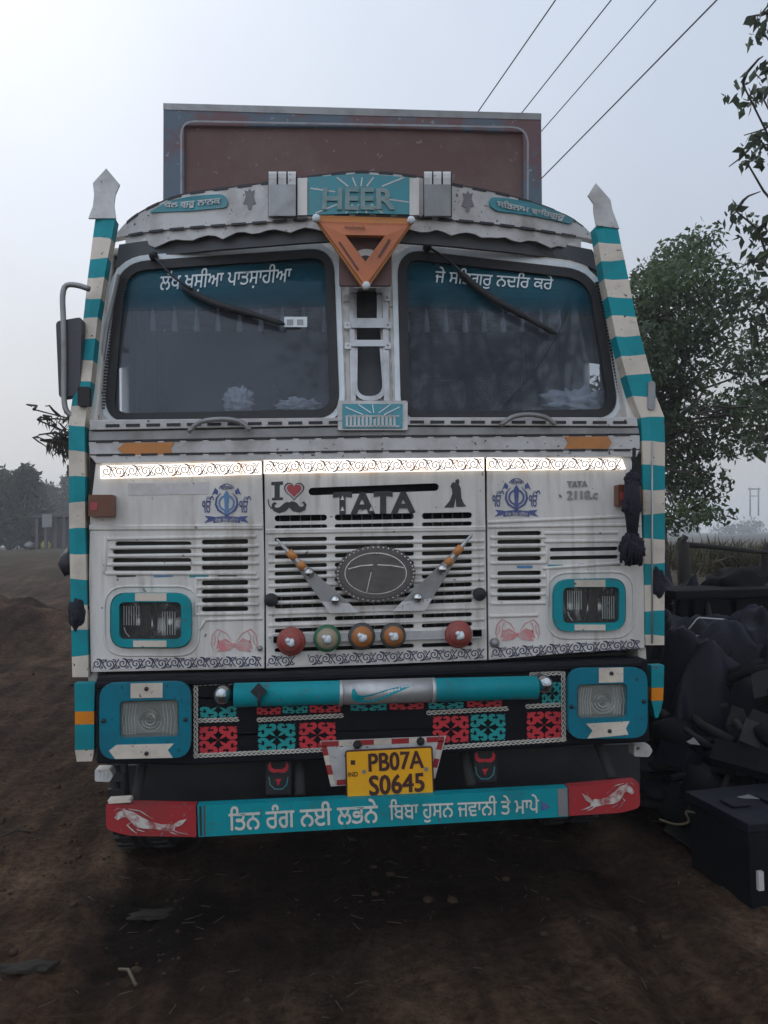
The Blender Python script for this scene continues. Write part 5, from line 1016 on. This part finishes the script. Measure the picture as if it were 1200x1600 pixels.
# reeds behind the fence
cs = [P(x, 880+rs.uniform(-6, 10), 6.5+rs.uniform(-.5, .8)) for x in range(1050, 1330, 8)]; V, F_ = leaves(cs, [(.16, .3, .16)]*len(cs), [110]*len(cs), .22, rs, -1.5, .10); o = leafmesh('dry_grass', V, F_, M['grass'], None); tag(o, 'strip of dry grass behind the log fence', 'grass', kind='stuff')
# tarpaulin draped over a low stack
def drape(x0, x1, y0, y1, z, seed, sag=.5, n_=34):
    b = MB(); vs = []
    for j in range(n_+1):
        for i in range(n_+1):
            u, v = i/n_, j/n_; x, y = x0+(x1-x0)*u, y0+(y1-y0)*v; e_ = min(u, 1-u, v, 1-v)*2; h = z*min(1, e_*3.2)**.5
            q = Vector((x*2.2+seed, y*2.2, 0)); h = h*(1+.34*noise.noise(q)+.22*noise.noise(q*2.7))+.06*abs(noise.noise(q*4))+.025*abs(noise.noise(q*11+Vector((0, 0, 3)))); vs.append((x+.06*noise.noise(q*3), y+.06*noise.noise(q*3+Vector((5, 0, 0))), max(gh(x, y)-.02, h)))
    b.add(vs, [(j*(n_+1)+i, j*(n_+1)+i+1, (j+1)*(n_+1)+i+1, (j+1)*(n_+1)+i) for j in range(n_) for i in range(n_)], 0, True); return b
rj = np.random.default_rng(77); b = MB()
for i in range(260):
    x, y = rj.uniform(1.62, 3.7), rj.uniform(.45, 1.75); top_ = min(.95, .18+.62*(x-1.5)+.35*(y-.45)); z = rj.uniform(.02, 1)**.7*top_
    Mx = Matrix.Translation((x, y, z)) @ Matrix.Rotation(rj.uniform(0, 6.28), 4, 'Z') @ Matrix.Rotation(rj.normal()*.5, 4, 'X') @ Matrix.Rotation(rj.normal()*.5, 4, 'Y')
    k = rj.random(); mi = int(rj.choice([0, 0, 0, 1, 1, 2, 3]))
    if k < .22: a, c, h = rj.uniform(.05, .2), rj.uniform(.04, .13), rj.uniform(.02, .09); b.box(-a, a, -c, c, -h, h, mi, Mx)
    elif k < .32: a, c = rj.uniform(.08, .2), rj.uniform(.04, .12); b.box(-a, a, -c, c, -.003, .003, mi, Mx)
    elif k < .58: l_ = rj.uniform(.15, .5); b.tube([Mx @ Vector((-l_, 0, 0)), Mx @ Vector((0, .05, .03)), Mx @ Vector((l_, 0, 0))], rj.uniform(.006, .03), n=7, mi=mi)
    elif k < .72: r_ = rj.uniform(.06, .17); b.tube([Mx @ Vector((r_*math.cos(t), r_*math.sin(t), 0)) for t in np.linspace(0, 6.28, 19)[:-1]], r_*.22, n=7, mi=mi, closed=True)
    else: b.blob((x, y, z), (rj.uniform(.06, .18), rj.uniform(.06, .15), rj.uniform(.05, .12)), mi, .6, 2.5, 2, i)
tag(b.build('scrap_heap', [M['blackplastic'], M['dark'], M['tarp'], M['scrapgrey']]), 'dark jumble of greasy scrap parts piled beside the lorry', 'scrap heap', kind='stuff')
tag(drape(1.75, 3.3, .95, 1.75, 1.0, 3, n_=60).build('tarpaulin', M['tarp']), 'creased navy tarpaulin thrown over the scrap heap', 'tarpaulin')
tag(drape(1.95, 2.75, 2.1, 3.4, 1.32, 9).build('tarpaulin', M['tarp']), 'smaller dark blue tarpaulin bundle behind the black bench', 'tarpaulin')
b = MB(); q0 = P(1040, 932, 1.9)
b.box(q0[0], 3.7, 1.75, 2.25, 1.17, 1.23); b.box(q0[0]+.05, 3.7, 1.80, 1.84, .95, 1.17)
for x in (q0[0]+.1, 2.6, 3.5):
    b.box(x, x+.06, 1.8, 1.86, 0, 1.17); b.box(x, x+.06, 2.14, 2.2, 0, 1.17)
tag(b.build('bench', M['blackplastic'], bevel=.01), 'black scrap bench with flat top beside the striped pole', 'bench')
b = MB(); b.blob(P(1150, 922, 2.2), (.22, .2, .17), 0, .55, 2.5, 3, 7); b.tube([P(1120, 925, 2.2), P(1140, 900, 2.2), P(1165, 905, 2.2), P(1185, 925, 2.2)], .03, n=7); tag(b.build('engine_part', M['blackplastic']), 'lumpy black engine part on top of the bench', 'engine part')
b = MB(); b.tube([P(x, y, 1.35) for x, y in ((1133, 1000), (1074, 991), (1072, 988), (1088, 968), (1092, 965), (1134, 968))], .0042, n=6); b.tube([P(1133, 1000, 1.35), P(1137, 996, 1.35)], .005, n=6); tag(b.build('wire_handle', M['lip']), 'thin pale bent wire loop in front of the black bench', 'wire')
def crate(x0, x1, y0, y1, h, rot, label, tagm=None):
    t = thing('battery_box', label, 'box', ((x0+x1)/2, (y0+y1)/2, 0)); cx, cy = (x0+x1)/2, (y0+y1)/2; Mx = Matrix.Translation((cx, cy, 0)) @ Matrix.Rotation(rot, 4, 'Z') @ Matrix.Translation((-cx, -cy, 0))
    b = MB(); b.box(x0, x1, y0, y1, 0, h, 0, Mx); b.build('case', M['blackplastic'], t, bevel=.012)
    b = MB(); b.box(x0-.012, x1+.012, y0-.012, y1+.012, h+.001, h+.045, 0, Mx)
    for k in range(3): x = x0+(x1-x0)*(k+.5)/3; b.box(x-.05, x+.05, cy-.05, cy+.05, h+.045, h+.06, 0, Mx)
    b.build('lid', M['tarp'], t, bevel=.008)
    if tagm: b = MB(); b.box(*tagm, 0, Mx); b.build('paper_tag', M['lip'], t)
    return t
crate(1.58, 2.15, -.06, .38, .33, .12, 'black battery box with small white tag, standing alone on the dirt', (1.605, 1.63, -.078, -.061, .09, .17))
# twisted scrap and paper bits
for i, (x, y, w, h, lab) in enumerate(((1085, 1160, 12, 9, 'white torn paper on the dark heap by the fog lamp'), (1166, 1186, 9, 12, 'small pale scrap on the tarpaulin, closer to the lorry'), (1188, 1184, 8, 14, 'small pale scrap on the tarpaulin, farther from the lorry'), (1172, 1246, 20, 5, 'flat pale scrap above the battery box'))):
    b = MB(); b.plate([[(x-w, y-h*.1), (x-w*.4, y-h*.5), (x-.1*w, y-h*.9), (x+w*.3, y-h*.3), (x+w*.8, y+h*.5), (x+w*.1, y+h*.35), (x-w*.5, y+h*.3)]], lambda x_, z_: .62+.5*(z_-.5) if y < 1200 else .1, 0, .006); tag(b.build('paper_scrap', M['whitecloth']), lab, 'paper', 'paper scraps on the heap')
b = MB(); b.tube([P(x, y, .3) for x, y in curve_path([(1030, 1280), (1055, 1288), (1076, 1284), (1072, 1268), (1100, 1274)], 16)], .006, n=6); tag(b.build('rope', M['straw']), 'short pale rope end on the ground near the battery box', 'rope')
for i, (pts, lab) in enumerate((([(1070, 1140), (1110, 1166), (1150, 1200)], 'dark bent rod leaning on the heap'), ([(1050, 1215), (1100, 1200), (1150, 1210)], 'dark strip of scrap near the heap foot'))):
    b = MB(); b.tube([P(x, y, .72) for x, y in pts], .016, n=8); tag(b.build('scrap_rod', M['scrapgrey']), lab, 'rod', 'scrap rods on the heap')

# ================================================================== ground litter
def gpt(px, py):
    d = FW*FPX+RT*(px-600)-UP*(py-800); t = -CAM[2]/d[2]; p = CAM+d*t; p[2] = gh(p[0], p[1]); return p
for (a, c, lab) in (((0, 998), (75, 986), 'long dry stick lying on the slope left of the lorry'), ((0, 1318), (48, 1310), 'short dark twig on the dirt, level with the red bar end'), ((186, 1492), (212, 1522), 'pale straw in the dirt below the red bar end')):
    b = MB(); p, q = gpt(*a), gpt(*c); b.tube([p+np.array([0, 0, .02]), (p+q)/2+np.array([0, .02, .035]), q+np.array([0, 0, .015])], .007 if c[1] > 1000 else .03, n=6); tag(b.build('stick', M['straw'] if c[1] > 1400 else M['wood']), lab, 'stick', 'sticks on the ground')
for i, (x, y, w, lab) in enumerate(((245, 1418, .11, 'flattened grey rag on the dirt under the red bar end'), (45, 1510, .10, 'faded flat paper sheet on the dirt, farthest from the lorry'))):
    p = gpt(x, y); b = MB(); b.blob((p[0], p[1], p[2]+.005), (w, w*.45, .012 if i < 2 else .05), 0, .6, 3, 3, i+3); tag(b.build('litter', M['rubbish']), lab, 'litter')
V = MB()
for i in range(2600):
    x, y = rs.uniform(-3.4, 2.6), rs.uniform(-1.6, 3.0)
    if rs.random() < .3: x, y = rs.uniform(-7, -1.4), rs.uniform(0, 9)
    if noise.noise(Vector((x*1.3, y*1.3, 4))) < -.12: continue
    s_ = rs.uniform(.004, .011)*(1+1.6*(rs.random() < .10)); V.blob((x, y, gh(x, y)+s_*.15), (s_, s_*rs.uniform(.6, 1), s_*.65), 0, .7, 2, 1, i)
tag(V.build('pebbles', M['stone']), 'pebbles and clods strewn over the dirt', 'pebbles', kind='stuff')
V = MB()
for i in range(420):
    x, y = rs.uniform(-3.2, 2.2), rs.uniform(-1.5, 2.5); a = rs.uniform(0, 6.28); l_ = rs.uniform(.02, .08); z = gh(x, y)+.006; V.tube([(x, y, z), (x+l_*math.cos(a), y+l_*math.sin(a), z+.004)], .0014, n=4)
tag(V.build('straw_litter', M['straw']), 'bits of straw scattered over the dirt', 'straw', kind='stuff')

# ================================================================== haze
b = MB(); b.box(-325, 325, -58, 470, -3, 16); hz = b.build('haze', []); kind(hz, 'stuff')
hm = bpy.data.materials.new('haze'); hm.use_nodes = True; t = hm.node_tree; t.nodes.remove(t.nodes['Principled BSDF']); v = t.nodes.new('ShaderNodeVolumePrincipled'); v.inputs['Color'].default_value = (.92, .95, 1, 1); v.inputs['Density'].default_value = .0024; v.inputs['Anisotropy'].default_value = .2
t.links.new(v.outputs[0], t.nodes['Material Output'].inputs['Volume']); hz.data.materials.append(hm)
